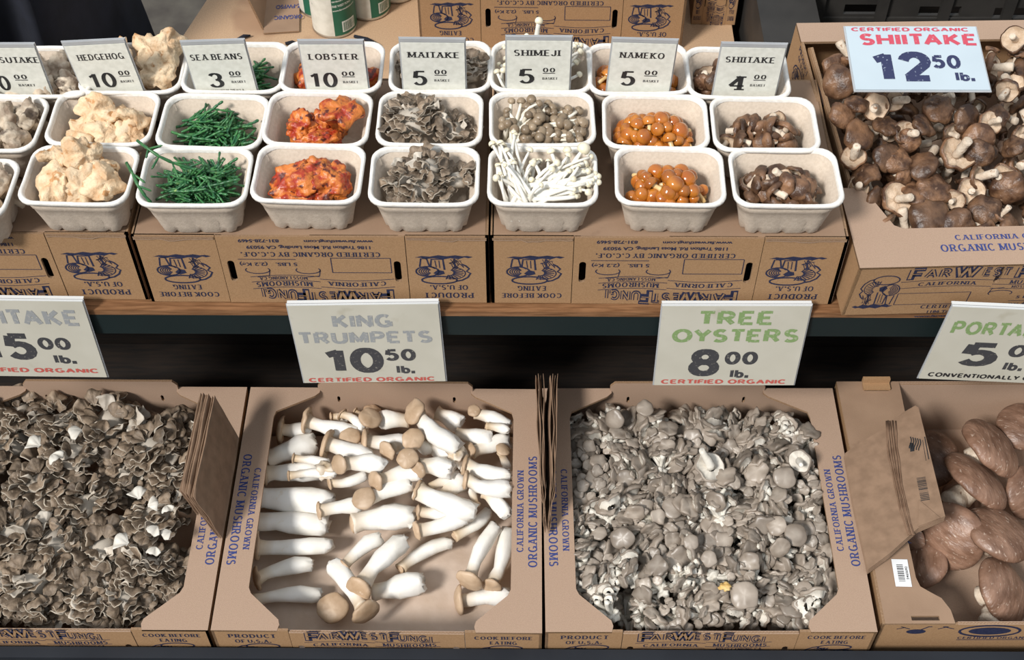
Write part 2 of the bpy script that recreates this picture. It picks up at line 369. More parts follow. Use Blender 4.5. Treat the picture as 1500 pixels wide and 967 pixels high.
def face_centre(W=BW, sx=1.0, ox=0.0):
    dark = MB(); tan = MB(); X = lambda a: ox+a*W*sx
    def arch(x, y):
        u = (x-X(.285))/(X(.68)-X(.285)); return (x, y+.004*math.sin(u*PI*1.0)-.006*u+.003)
    def outl(s, cx, cy, w_, h_):
        Vo, Fo = strokes(s, .36, .26, False, .10); Vi, Fi = strokes(s, .15, .06, False, .31)
        bb = lambda V: (min(v[0] for v in V), max(v[0] for v in V), min(v[1] for v in V), max(v[1] for v in V))
        o_, i_ = bb(Vo), bb(Vi)
        dark.add([(*arch(*v), 0) for v in fit(Vo, cx, cy, w_, h_)], Fo)
        tan.add([(*arch(*v), .00025) for v in fit(Vi, cx, cy, w_*(i_[1]-i_[0])/(o_[1]-o_[0]), h_*.80)], Fi)
    outl('F', X(.302), .099, .018, .026); outl('AR', X(.352), .099, .030, .020); outl('W', X(.417), .100, .032, .026)
    outl('EST', X(.487), .099, .032, .020); outl('F', X(.548), .099, .016, .026); outl('UNGI', X(.615), .098, .042, .020)
    def wave(x, y):
        u = (x-X(.29))/(X(.68)-X(.29)); return (x, y+.003*math.sin(u*2*PI)+.002)
    dark.add(*word('CALIFORNIA', X(.385), .076, .068, .0075, 'serif', wave)); dark.add(*word('MUSHROOMS', X(.595), .080, .066, .0085, 'serif', wave))
    dark.add(*word('MOSS LANDING, CA'.replace(',', ''), X(.595), .070, .056, .0055, 'serif', wave))
    for yo in (.0695, .0835): dark.add(*ribbon([wave(X(.275+.215*k/16), yo) for k in range(17)], .0009))
    for yo in (.0655, .0745, .0865): dark.add(*ribbon([wave(X(.49+.2*k/14), yo) for k in range(15)], .0009))
    for cx in (.665, .52):       # scroll ends of the banner
        dark.add(*ribbon([(X(cx)+.014*math.cos(math.radians(a)), .056+.006*math.sin(math.radians(a))) for a in range(-30, 230, 20)], .0013))
        dark.add(*ribbon([(X(cx)-.014, .056), (X(cx)-.012, .066), (X(cx)+.002, .068)], .0012))
    for a, b in (((.28, .35), (.45, .35)), ((.45, .35), (.45, .60)), ((.45, .60), (.28, .60)), ((.28, .60), (.28, .35))):
        dark.add(*ribbon([(X(a[0]), a[1]*.1), (X(b[0]), b[1]*.1)], .0010))
    dark.add(*bword('5 LBS.   (2.2 Kg)', X(.63), .045, .066, .0075, .02))
    dark.add(*ribbon([(X(.55), .0375), (X(.715), .0375)], .001))
    dark.add(*word('CERTIFIED ORGANIC BY C.C.O.F.', X(.505), .029, .158, .0078, 'serif'))
    dark.add(*bword('1186 Trafton Rd. Moss Landing, CA 95039', X(.508), .0165, .140, .0072, .03))
    dark.add(*bword('831-728-5469', X(.645), .0065, .046, .0055, .03)); dark.add(*bword('www.farwestfungi.com', X(.42), .0065, .078, .0062, .03))
    return dark, tan
_dk, _tn = face_centre()
ME_EMB = emblem(.018, .030, .066, .050).mesh('emblem', INK); ME_EMB2 = emblem(.316, .030, .066, .050).mesh('emblem', INK)
ME_TL = face_text_left().mesh('lettering', INK); ME_TR = face_text_right().mesh('lettering', INK)
ME_CD = _dk.mesh('lettering', INK); ME_CT = _tn.mesh('letter_fill', CBT)
def corr(L, t=.0034, step=.0042, rr=None):               # open edge of corrugated board, lying in x / y
    m = MB(); n = int(L/step)*2
    m.add(*quad(0, -t/2, L, t/2, 0), 1)
    m.add(*ribbon([(L*i/n, (t*.36 if i % 2 else -t*.36)) for i in range(n+1)], .0007, .0004), 0)
    m.add(*ribbon([(0, t*.5), (L, t*.5)], .0008, .0005), 0); m.add(*ribbon([(0, -t*.5), (L, -t*.5)], .0008, .0005), 0)
    return m
def corrugated(L, parent, M): return obj('corrugated_edge', corr(L).mesh('corrugated_edge', [CB, CBE]), parent, M)
def jag(L, seed, M, parent):                              # torn liner along the fold of a corner flap
    rr = random.Random(seed); m = MB(); pts = []; y = 0; n = 14
    top = []; bot = []
    for i in range(n+1):
        x = L*i/n; y = -.0025 if (i > n*.38 and i < n*.6) else 0
        top.append((x, .0022+rr.uniform(-.0004, .0004))); bot.append((x, y-.001-rr.uniform(0, .0014)))
    V = [(a, b, .0006) for a, b in top]+[(a, b, .0006) for a, b in bot]
    m.add(V, [(i, n+1+i, n+2+i, i+1) for i in range(n)], 1)
    m.add(*ribbon([(a, b+.0004) for a, b in bot], .0009, .001), 0); m.add(*ribbon(top, .0006, .001), 0)
    return obj('torn_edge', m.mesh('torn_edge', [CB, CBE]), parent, M)
ME_CAL = None
def side_text(m_, cx, cy, rot, L=.165):
    m = MB(); R_ = RZ(rot)
    V, Fc = word('CALIFORNIA GROWN', 0, .0085, L*.74, .0085, 'serif'); m.add(V, Fc, 0, T(cx, cy, 0) @ R_)
    V, Fc = word('ORGANIC MUSHROOMS', 0, -.0075, L, .0115, 'serif'); m.add(V, Fc, 0, T(cx, cy, 0) @ R_)
    return m.mesh('lettering', m_)
def cbox(label, M, inv=False, group=None, flap=True, D=BD, worn_=False, open_panel=True):
    W, H, t = BW, BH, TK
    if inv: M = M @ T(W, 0, H) @ RY(PI)
    b = thing('cardboard_box', label, 'box', M, group)
    mo = [CBT, CBE]; mi_ = [CBW if worn_ else CB, CBE]
    panel('base_panel', rectp(.002, .002, W-.002, D-.002), T(0, 0, t if not inv else t) @ RX(PI) @ SCL((1, -1, 1)) if False else T(0, 0, 0), t, [CBW if inv else CB, CBE], b)
    panel('side_wall', rectp(0, 0, D, H), frame((t, D, 0), (0, -1, 0), (0, 0, 1)), t, mo, b)
    panel('side_wall', rectp(0, 0, D, H), frame((W-t, 0, 0), (0, 1, 0), (0, 0, 1)), t, mo, b)
    if inv or not flap: panel('back_wall', rectp(t, 0, W-t, H), frame((W, D-t, 0), (-1, 0, 0), (0, 0, 1)), t, mo, b)
    else:
        ol = [(t, 0), (W-t, 0), (W-t, H-.004), (.765*W, H-.004), (.765*W, H+.010), (.75*W, H+.018), (.25*W, H+.018), (.235*W, H+.010), (.235*W, H-.004), (t, H-.004)]
        panel('back_flap', ol, frame((W, D-t-.001, 0), (-1, 0, 0), (0, 0, 1)), t, [CB, CBE], b, [slot(.30*W, H-.020, .004, .014, 2), slot(.70*W, H-.020, .004, .014, 2)])
    s0, s1 = .235*W, .765*W; z0 = 0
    fr = lambda off: frame((0, t-off, 0), (1, 0, 0), (0, 0, 1))
    hs = [slot(.262*W, .058, .008, .036), slot(.738*W, .058, .008, .036)]
    low = 0 if inv else .004
    pl = panel('corner_flap', rectp(0, 0, s0-.0008, H), fr(0), t, mo, b)
    pr = panel('corner_flap', rectp(s1+.0008, 0, W, H), fr(0), t, mo, b)
    pc = panel('front_panel', [(s0, 0), (s1, 0), (s1, H-low), (s0, H-low)], fr(0.0006), t, mo, b, hs)
    P = T(0, 0, t+.0003)
    obj('printed_emblem', ME_EMB, pl, P); obj('lettering', ME_TL, pl, P)
    obj('printed_emblem', ME_EMB2, pr, P); obj('lettering', ME_TR, pr, P)
    obj('lettering', ME_CD, pc, P); obj('letter_fill', ME_CT, pc, P)
    if inv:
        jag(s0-.004, int(M[0][3]*999), frame((.002, -.0004, .0025), (1, 0, 0), (0, 0, 1)) @ SCL((1, -1, 1)), b)
        jag(W-s1-.004, int(M[0][3]*999)+5, frame((s1+.002, -.0004, .0025), (1, 0, 0), (0, 0, 1)) @ SCL((1, -1, 1)), b)
        corrugated(H-.008, b, frame((-.0003, .002, .004), (0, 0, 1), (0, 1, 0)))
    else:
        corrugated(s1-s0, pc, frame((s0, H-low+.0004, t*.5), (1, 0, 0), (0, 0, -1)))
        if open_panel:
            def cp(sg):
                pts = [(0, 0), (.20*W, 0), (.205*W, .008), (.20*W, .015), (.105*W, .050), (.096*W, .058), (.094*W, D-.050), (.10*W, D-.040), (.225*W, D-.014), (.24*W, D-.008), (.24*W, D), (0, D)]
                return pts if sg > 0 else [(W-a, b_) for a, b_ in pts][::-1]
            a = panel('top_flap', cp(1), T(0, 0, H-t+.0005), t, [CB, CBE], b)
            obj('lettering', side_text(BLUE, .019, D*.47, -PI/2), a, T(0, 0, t+.0003))
            a = panel('top_flap', cp(-1), T(0, 0, H-t+.0005), t, [CB, CBE], b)
            obj('lettering', side_text(BLUE, W-.019, D*.47, PI/2), a, T(0, 0, t+.0003))
    return b

# ---------------------------------------------------------------- stand, floor, back counter
struct('floor', mesh('floor', [(-4, -1, -.75), (4, -1, -.75), (4, 6, -.75), (-4, 6, -.75)], [(0, 1, 2, 3)], FLOORM, False))
def bx(name, c, m, parent=None): return obj(name, mesh(name, *box_vf(*c), m, False), parent)
XW = 1.15
s = thing('lower_shelf', 'dark lower display shelf holding the open boxes, with a blue-black front rail', 'shelf')
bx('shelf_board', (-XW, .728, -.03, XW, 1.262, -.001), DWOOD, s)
bx('front_rail', (-XW, .7125, -.03, XW, .7270, .077), DARKM, s)
bx('rail_lip', (-XW, .690, -.03, XW, .7120, .071), GREYM, s)
s = thing('upper_shelf', 'raised wooden shelf with a dark green front band under the baskets', 'shelf')
bx('shelf_board', (-XW, 1.0160, .372, XW, 1.295, .3845), WOOD, s)
bx('wooden_edge', (-XW, 1.009, .3755, XW, 1.0158, .3840), WOOD, s)
bx('green_band', (-XW, 1.009, .340, XW, 1.0115, .3752), GREEN, s)
bx('grey_rail', (-.62, 1.032, .328, -.30, 1.045, .3375), GREYM, s)
s = thing('slatted_back', 'near-black slatted wooden back in the shadow below the upper shelf', 'backing')
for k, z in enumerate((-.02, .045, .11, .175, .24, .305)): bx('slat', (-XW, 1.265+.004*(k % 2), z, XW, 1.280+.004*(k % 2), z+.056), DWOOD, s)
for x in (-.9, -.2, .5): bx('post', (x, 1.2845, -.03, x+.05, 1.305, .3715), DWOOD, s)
s = thing('back_counter', 'tan cardboard-covered counter behind the display, topmost in the photo', 'counter')
a = at(262, 62, .268); b_ = at(303, 0, .268)
V = [(a.x-.06, 1.33, 0), (.33, 1.33, 0), (.33, 2.5, 0), (b_.x+(b_.x-a.x)/(b_.y-a.y)*(2.5-b_.y), 2.5, 0)]
V[0] = (a.x+(a.x-b_.x)/(b_.y-a.y)*(a.y-1.33), 1.33, 0)
mm = MB(); mm.add([(p[0], p[1], .268) for p in V]+[(p[0], p[1], .24) for p in V], [(0, 1, 2, 3), (7, 6, 5, 4), (0, 4, 5, 1), (1, 5, 6, 2), (2, 6, 7, 3), (3, 7, 4, 0)])
obj('counter_top', mm.mesh('counter_top', TAN), s)
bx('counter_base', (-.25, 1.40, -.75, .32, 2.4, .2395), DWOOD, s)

# lower boxes
XL = -.3711
B1 = cbox('open cardboard box of maitake clumps, leftmost on the lower shelf', T(XL-BW-.0035, .7316, 0))
B2 = cbox('open cardboard box of king trumpets, between the maitake and oyster boxes', T(XL, .7316, 0) @ RZ(-.004))
B3 = cbox('open cardboard box heaped with grey tree oysters', T(.0331, .7316, 0) @ RZ(.006))
# upper upturned boxes
ZS = .3862; UD = .268
U0 = cbox('upturned cardboard box under the matsutake and hedgehog baskets', T(-.4352-.0045-BW, 1.024, ZS), True, D=UD)
U1 = cbox('upturned cardboard box under the sea bean, lobster and maitake baskets', T(-.4352, 1.0209, ZS), True, D=UD)
U2 = cbox('upturned cardboard box under the enoki, nameko and small shiitake baskets', T(-.0327, 1.0209, ZS), True, D=UD)
p = at(616, 71, .268)
U3 = cbox('upturned cardboard box standing alone on the back counter', T(p.x, p.y+.004, .2685) @ RZ(-.01), True)
U4 = cbox('second upturned box behind, half hidden right of the lone box on the counter', T(p.x+.42, p.y+.06, .2685) @ RZ(-.02) @ SCL((.17, 1, .9)), True)

# big box of loose shiitake, set on the shelf edge, right
SH, SW, SD = .0887, .56, .398
SM = T(.3750, .9967, .3950) @ RZ(.0636) @ RY(.03) @ RX(.0638)
sb = thing('cardboard_box', 'large tilted cardboard box full of loose shiitake, upper right', 'box', SM)
panel('base_panel', rectp(.002, .002, SW-.002, SD-.002), T(0, 0, 0), .003, [CB, CBE], sb)
fp = panel('front_panel', rectp(0, 0, SW, SH), frame((0, TK, 0), (1, 0, 0), (0, 0, 1)), TK, [CBT, CBE], sb, [slot(.165, .070, .007, .030), slot(.215, .012, .007, .03)])
obj('printed_emblem', emblem(.008, .012, .048, .062).mesh('emblem', INK), fp, T(0, 0, TK+.0003))
dk, tn = face_centre(W=.50, ox=-.0832)
k_ = T(0, -.012, TK+.0003)
obj('lettering', dk.mesh('lettering', INK), fp, k_ @ SCL((1, .86, 1))); obj('letter_fill', tn.mesh('letter_fill', CBT), fp, k_ @ SCL((1, .86, 1)))
lw = panel('side_wall', rectp(0, 0, SD, SH), frame((TK, SD, 0), (0, -1, 0), (0, 0, 1)), TK, [CBT, CBE], sb)
obj('printed_emblem', emblem(.03, .012, .06, .05).mesh('emblem', INK), lw, T(0, 0, TK+.0003))
obj('lettering', MB().add(*word('PRODUCT', .06, .080, .05, .008, 'serif')).add(*word('OF U.S.A.', .06, .069, .04, .007, 'serif')).mesh('lettering', INK), lw, T(0, 0, TK+.0003))
panel('side_wall', rectp(0, 0, SD, SH), frame((SW-TK, 0, 0), (0, 1, 0), (0, 0, 1)), TK, [CBT, CBE], sb)
panel('back_wall', rectp(TK, 0, SW-TK, SH), frame((SW, SD-TK, 0), (-1, 0, 0), (0, 0, 1)), TK, [CBT, CBE], sb)
ft = panel('top_flap', [(0, 0), (SW, 0), (SW, .12), (SW-.02, .12), (SW-.05, .055), (.062, .055), (.052, .060), (.036, .098), (.026, .116), (0, .118)], T(0, 0, SH-TK+.0005), TK, [CB, CBE], sb)
obj('lettering', MB().add(*word('CALIFORNIA GROWN', .180, .040, .125, .0075, 'serif')).add(*word('ORGANIC MUSHROOMS', .175, .025, .155, .0105, 'serif')).mesh('lettering', BLUE), ft, T(0, 0, TK+.0003))
panel('top_flap', [(0, SD-.035), (0, SD), (SW, SD), (SW, SD-.09), (.31, SD-.075), (.28, SD-.050), (.275, SD-.035)], T(0, 0, SH-TK+.0005), TK, [CB, CBE], sb)
pf = panel('inner_flap', [(.0, 0), (.245, 0), (.245, .028), (.235, .034), (.01, .045), (0, .035)], frame((.014, .352, SH-.034), (.03, -1, 0), (-.12, 0, 1)), TK, [CBT, CBE], sb)
obj('printed_emblem', emblem(.04, .0, .06, .032).mesh('emblem', INK), pf, T(0, 0, TK+.0003))
obj('corrugated_edge', corr(.235).mesh('corrugated_edge', [CB, CBE]), pf, frame((.01, .0405, TK*.5), (1, -.045, 0), (0, 0, -1)))

# portobello box
PX, PY, PD, PH = .441, .745, .365, .1137
pb = thing('cardboard_box', 'open cardboard box of portobellos with a barcode sticker, lower right corner', 'box', T(PX, PY, 0) @ RZ(.008))
PW = .50
panel('base_panel', rectp(.002, .002, PW, PD-.002), T(0, 0, 0), .003, [CB, CBE], pb)
panel('side_wall', rectp(0, 0, PD, PH), frame((TK, PD, 0), (0, -1, 0), (0, 0, 1)), TK, [CBT, CBE], pb)
panel('side_wall', rectp(0, 0, PD, PH), frame((PW-TK, 0, 0), (0, 1, 0), (0, 0, 1)), TK, [CBT, CBE], pb)
panel('back_wall', rectp(.075, 0, PW-TK, PH-.002), frame((PW, PD-TK, 0), (-1, 0, 0), (0, 0, 1)) if False else frame((0, PD-.0005, 0), (1, 0, 0), (0, 0, 1)), TK, [CB, CBE], pb)
obj('corrugated_edge', corr(PW-.08).mesh('corrugated_edge', [CB, CBE]), pb, T(.078, PD-.001, PH-.0015))
tf = panel('top_flap', [(.003, 0), (.088, 0), (.086, .018), (.078, .034), (.066, .042), (.055, .050), (.052, .062), (.052, .15), (.082, .155), (.086, PD), (0, PD), (.003, .1)], T(0, 0, PH-TK+.0005), TK, [CBW, CBE], pb,
           [rectp(.036, .004, .070, .010), rectp(.036, PD-.016, .070, PD-.010)])
obj('letter_fill', MB().add(*word('FR', .046, .115, .020, .010, 'serif')).mesh('lettering', INK), tf, T(0, 0, TK+.0003))
obj('hinge_tab', mesh('hinge_tab', *box_vf(.034, PD-.016, PH+.0015, .071, PD-.006, PH+.005), CBT, False), pb)
obj('hinge_tab', mesh('hinge_tab', *box_vf(.034, PD-.006, PH+.004, .071, PD-.001, PH+.013), CBT, False), pb)
stk = obj('barcode_sticker', mesh('sticker', *box_vf(-.010, -.019, 0, .010, .019, .0004), STICK, False), pb, T(.035, .068, PH+.0015) @ RZ(-.03))
mm = MB(); rr = random.Random(4); y = -.012
while y < .012:
    d = rr.choice((.0005, .0009, .0014)); mm.add(*quad(-.005, y, .003, y+d, .0006)); y += d+rr.choice((.0006, .001))
mm.add(*[(lambda vf: ([((-v[1]), v[0], .0006) for v in vf[0]], vf[1]))(bword('5465692', .0, -.0065, .018, .003, .02))][0])
obj('barcode', mm.mesh('barcode', BLK), stk)
fw_ = panel('front_panel', rectp(0, 0, PW, PH-.003), frame((0, TK, 0), (1, 0, 0), (0, 0, 1)), TK, [CBT, CBE], pb)
obj('corrugated_edge', corr(PW-.1).mesh('corrugated_edge', [CB, CBE]), fw_, frame((.092, PH-.0025, TK*.5), (1, 0, 0), (0, 0, -1)))
mm = MB(); mm.add(*fill([(.135+.026*math.cos(a*.3), .094+.0095*math.sin(a*.3)) for a in range(21)]))
mm.add(*ribbon([(.135+.037*math.cos(a*.3), .094+.0145*math.sin(a*.3)) for a in range(22)], .0035))
mm.add(*fill([(.045+.012*math.cos(a*.3), .093+.006*math.sin(a*.3)) for a in range(21)])); mm.add(*ribbon([(.05, .098), (.058, .106), (.062, .106)], .002))
mm.add(*ribbon([(.02, .100), (.03, .104), (.024, .106), (.036, .1)], .0015)); mm.add(*ribbon([(.07, .100), (.082, .106), (.075, .106), (.09, .1)], .0015))
mm.add(*quad(.10, .070, .19, .0715)); mm.add(*word('CERTIFIED ORGANIC', .145, .076, .09, .006, 'serif'))
mm.add(*quad(.21, .09, .24, .1)); mm.add(*ribbon([(.205, .088), (.225, .103), (.245, .088)], .002))
obj('printed_emblem', mm.mesh('emblem', INK), fw_, T(0, 0, TK+.0003))

# kraft liner under the king trumpets
n = 30; V = []; Fc = []
for i in range(n+1):
    for j in range(n+1):
        x, y = .012+(BW-.024)*i/n, .010+(BD-.022)*j/n
        V.append((x, y, .012+.006*nz((x*14, y*14, 1))+.004*abs(nz((x*40, y*25, 5)))))
for i in range(n):
    for j in range(n): k = i*(n+1)+j; Fc.append((k, k+n+1, k+n+2, k+1))
thing('paper_liner', 'crumpled pale brown paper lining the king trumpet box', 'paper', T(XL, .7316, 0), None, mesh('paper_liner', V, Fc, LINER))

# ---------------------------------------------------------------- signs and price tags
def sign(name, label, q, p0, tilt, rows, cardm, cat='sign', h_force=None, fold=True, group=None, thick=.0015, strip=0):
    tl = math.radians(tilt); nrm = Vector((0, -math.cos(tl), math.sin(tl)))
    P = [onp(x, y, p0, nrm) for x, y in q]
    X = ((P[1]-P[0])+(P[2]-P[3])); X.normalize(); Dn = ((P[3]-P[0])+(P[2]-P[1]))
    Dn = (Dn-X*Dn.dot(X)).normalized()
    W = ((P[1]-P[0]).length+(P[2]-P[3]).length)/2; H = h_force or ((P[3]-P[0]).length+(P[2]-P[1]).length)/2
    c = sum(P, Vector())/4; o = c-X*(W/2)-Dn*(((P[3]-P[0]).length+(P[2]-P[1]).length)/4)
    M = frame(o, X, -Dn)                                   # local x right, y up, z out of the card
    t = thing(name, label, cat, M, group)
    obj('card', mesh('card', *box_vf(.0008, -H+.0008, 0, W-.0008, -strip-.0008, thick), cardm, False), t)
    obj('clear_sleeve', mesh('sleeve', *box_vf(-.001, -H-.001, -.0012, W+.001, .0008, -.0001), CLEAR, False), t)
    if strip: obj('clear_strip', mesh('strip', *box_vf(0, -strip, 0, W, 0, thick*.8), CLEAR, False), t)
    if fold: obj('hanging_fold', mesh('fold', *box_vf(0, -.001, -.006, W, .0006, .0014), mat('fold_highlight', (.7, .72, .72), rough=.3), False), t)  # highlight along the bent top edge is painted in as white
    for txt, m_, x0, x1, cy, hh, st in rows:
        if st == 'line': vf = quad(x0*W, -cy*H-.0006, x1*W, -cy*H+.0004)
        elif st == 'bf': vf = bword(txt, (x0+x1)/2*W, -cy*H, (x1-x0)*W, hh*H, .03)
        else: vf = word(txt, (x0+x1)/2*W, -cy*H, (x1-x0)*W, hh*H, st)
        obj('lettering' if st != 'line' else 'underline', MB().add(*vf).mesh('lettering', m_), t, T(0, 0, thick+.0003))
    return t
Y0 = 1.003
sign('price_sign', 'laminated price sign reading king trumpets 10.50 per pound, hung from the upper shelf', [(416, 445.5), (642, 444), (654, 557), (449, 561)], (0, Y0, .385), 3,
     [('KING', GRYI, .28, .68, .20, .165, 'sans'), ('TRUMPETS', GRYI, .04, .935, .405, .155, 'sans'), ('10', WBLK, .19, .585, .70, .33, 'sans'), ('50', WBLK, .60, .81, .635, .155, 'sans'),
      ('lb.', WBLK, .665, .79, .83, .10, 'sans'), ('CERTIFIED ORGANIC', REDI, .04, .92, .955, .058, 'sans')], CARD)
sign('price_sign', 'laminated price sign reading tree oysters 8.00 per pound, hung from the upper shelf', [(973, 447), (1196, 446), (1157, 564), (954, 563)], (0, Y0, .385), 4,
     [('TREE', GRNI, .265, .75, .145, .17, 'sans'), ('OYSTERS', GRNI, .09, .955, .36, .165, 'sans'), ('8', WBLK, .23, .445, .70, .35, 'sans'), ('00', WBLK, .475, .705, .64, .165, 'sans'),
      ('lb.', WBLK, .53, .66, .845, .10, 'sans'), ('CERTIFIED ORGANIC', REDI, .05, .93, .945, .058, 'sans')], CARD)
sign('price_sign', 'laminated price sign reading maitake 15.00 per pound, cut off at the left edge', [(-115, 437), (112, 440), (167, 552), (-62, 549)], (0, Y0, .385), 3,
     [('MAITAKE', GRYI, .16, .93, .21, .20, 'sans'), ('15', WBLK, .24, .595, .59, .35, 'sans'), ('00', WBLK, .62, .83, .545, .16, 'sans'),
      ('lb.', WBLK, .69, .83, .755, .11, 'sans'), ('CERTIFIED ORGANIC', REDI, .04, .95, .905, .062, 'sans')], CARD)
sign('price_sign', 'price sign reading portabella 5.00 per pound under the big shiitake box', [(1400, 449), (1622, 456), (1562, 564), (1340, 552)], (0, .985, .385), 1,
     [('PORTABELLA', GRNI, .06, .96, .27, .18, 'sans'), ('5', WBLK, .20, .45, .62, .33, 'sans'), ('00', WBLK, .50, .76, .55, .17, 'sans'),
      ('lb.', WBLK, .52, .65, .77, .11, 'sans'), ('CONVENTIONALLY GROWN', BLK, .05, .95, .925, .062, 'sans')], CARD)
sign('price_sign', 'white price sign reading shiitake 12.50 per pound, lying on the big shiitake box', [(1226, 40), (1417, 40), (1464, 133), (1263, 132)], (.42, 1.13, .60), 82,
     [('CERTIFIED ORGANIC', RED2, .045, .93, .06, .06, 'sans'), ('SHIITAKE', RED2, .10, .97, .22, .185, 'sans'), ('12', NAVW, .17, .60, .64, .46, 'sans'), ('50', NAVW, .61, .82, .57, .21, 'sans'),
      ('lb.', NAVW, .76, .90, .80, .13, 'sans')], WCARD, fold=False)
TAGS = [('MATSUTAKE', '20', [(-39, 63), (55, 65), (77, 148), (-17, 150)], .02, .98, .0, .40, .50, .70, .52, .78, 'matsutake 20.00'),
        ('HEDGEHOG', '10', [(97, 61), (188, 57), (206, 134), (118, 139)], .14, .90, .20, .62, .70, .88, .68, .90, 'hedgehog 10.00'),
        ('SEA BEANS', '3', [(267, 61), (361, 57), (376, 140), (288, 142)], .08, .90, .26, .50, .62, .80, .62, .85, 'sea beans 3.00'),
        ('LOBSTER', '10', [(440, 59), (534.5, 58.6), (539, 137), (447, 137)], .11, .90, .10, .52, .60, .80, .60, .84, 'lobster 10.00'),
        ('MAITAKE', '5', [(585.6, 55.6), (682, 56.5), (682, 133), (590, 132)], .10, .90, .17, .39, .51, .70, .50, .74, 'maitake 5.00'),
        ('SHIMEJI', '5', [(740, 53), (837, 53), (835, 136), (743, 135)], .12, .84, .20, .44, .57, .76, .56, .80, 'shimeji 5.00'),
        ('NAMEKO', '5', [(894, 54.6), (990, 59), (982, 143), (890.5, 142)], .13, .83, .20, .43, .56, .76, .55, .80, 'nameko 5.00'),
        ('SHIITAKE', '4', [(1052.5, 62), (1148, 65), (1138.6, 145.5), (1047, 144.6)], .10, .86, .22, .48, .60, .79, .56, .80, 'shiitake 4.00')]
for nm, dg, q, a0, a1, d0, d1, c0, c1, b0, b1, lb in TAGS:
    mpx = .00077; Wt = .074; Ht = .107
    py0 = 1.1
    rows = [(nm, BLK, a0, a1, .215, .085, 'serif'), (dg, BLK, d0, d1, .545, .21, 'serif'), ('00', BLK, c0, c1, .455, .062, 'serif'), ('', BLK, c0, c1, .50, 0, 'line'),
            ('BASKET', BLK, b0, b1, .575, .032, 'serif')]
    if nm == 'SEA BEANS': rows.append(('PRODUCT OF THE U.S.A.', BLK, .25, .80, .695, .03, 'serif'))
    sign('price_tag', 'small clear-holder price tag reading '+lb+' per basket', q, (0, 1.203, .56), -2, rows, TCARD, 'price tag', h_force=Ht, fold=False, strip=.005)

# ---------------------------------------------------------------- moulded pulp baskets
def rrect(hx, hy, r, nS=14, nC=5):
    out = []
    for (cx, cy, a0) in ((hx-r, -hy+r, -90), (hx-r, hy-r, 0), (-hx+r, hy-r, 90), (-hx+r, -hy+r, 180)):
        for k in range(nC+1):
            a = math.radians(a0+90*k/nC); out.append((cx+r*math.cos(a), cy+r*math.sin(a), math.cos(a), math.sin(a)))
        # straight run to the next corner
        nx = {-90: (hx, hy-r), 0: (-hx+r, hy), 90: (-hx, -hy+r), 180: (hx-r, -hy)}[a0]
        x0, y0 = out[-1][0], out[-1][1]; nxn = {-90: (1, 0), 0: (0, 1), 90: (-1, 0), 180: (0, -1)}[a0]
        for k in range(1, nS): out.append((x0+(nx[0]-x0)*k/nS, y0+(nx[1]-y0)*k/nS, nxn[0], nxn[1]))
    return out
def basket_mesh():
    mb = MB(); loops = []
    def outer(z, hx, hy, r, fl):
        L_ = []
        for x, y, nx, ny in rrect(hx, hy, r):
            s = x if abs(ny) > .7 else y
            d = 0
            if fl:
                f = max(0, math.cos(2*PI*s/.026+ (z*60)))**6
                d = -.0032*f*fl
            L_.append((x+nx*d, y+ny*d, z+(0.0025*max(0, math.cos(2*PI*s/.026))**6 if z < .001 else 0)))
        return L_
    loops.append(outer(0, .044, .0305, .014, 1)); loops.append(outer(.003, .0460, .0325, .015, 1)); loops.append(outer(.014, .0480, .0345, .016, .9))
    loops.append(outer(.026, .0505, .0365, .017, .25)); loops.append(outer(.030, .0515, .0375, .018, 0)); loops.append(outer(.040, .0530, .0390, .018, 0))
    loops.append(outer(.0412, .0542, .0400, .018, 0)); loops.append(outer(.055, .0568, .0425, .019, 0))
    loops.append(outer(.0545, .0555, .0412, .018, 0)); loops.append(outer(.0440, .0530, .0388, .017, 0)); loops.append(outer(.0425, .0500, .0358, .016, 0))
    loops.append(outer(.026, .0480, .0338, .015, 0)); loops.append(outer(.006, .0430, .0290, .013, 0)); loops.append(outer(.0025, .0390, .0250, .012, 0))
    n = len(loops[0]); V = [p for l in loops for p in l]
    Fc = [(i*n+k, i*n+(k+1) % n, (i+1)*n+(k+1) % n, (i+1)*n+k) for i in range(len(loops)-1) for k in range(n)]
    Fc.append(tuple((len(loops)-1)*n+k for k in range(n)))
    V2 = len(V); V += [(x, y, z+.0015) for x, y, z in loops[0]]; Fc.append(tuple(V2+k for k in range(n-1, -1, -1)))
    body = mesh('basket_body', V, Fc, PULP)
    loops = [[(x, y, z+.0008*nz((x*40, y*40, 9))) for x, y, *_ in rrect(hx, hy, .019)] for z, hx, hy in ((.0545, .0566, .0423), (.0540, .0585, .0440), (.0545, .0603, .0456), (.0575, .0606, .0459), (.0592, .0595, .0449), (.0594, .0575, .0428), (.0575, .0560, .0415), (.0540, .0553, .0409))]
    V = [p for l in loops for p in l]
    Fc = [(i*n+k, i*n+(k+1) % n, (i+1)*n+(k+1) % n, (i+1)*n+k) for i in range(len(loops)-1) for k in range(n)]
    return body, mesh('basket_rim', V, Fc, PULP_LIT)
BK, BR_ = basket_mesh()
ZT = ZS+BH+.0015
CENTRES = {'front': [(-62, 275), (116, 256), (286, 258), (452, 253), (622, 257), (795, 257), (981, 257), (1151, 259)],
           'middle': [(-15, 180), (151, 172), (312, 177), (466, 173), (630, 173), (794, 173), (960, 177), (1120, 181)],
           'back': [(66, 104), (196, 99), (345, 98), (487, 97), (645, 97), (793, 97), (935, 100), (1080, 106)]}
KINDS = ['matsutake', 'hedgehog', 'sea bean', 'lobster', 'maitake', 'shimeji', 'nameko', 'shiitake']
BC = {}
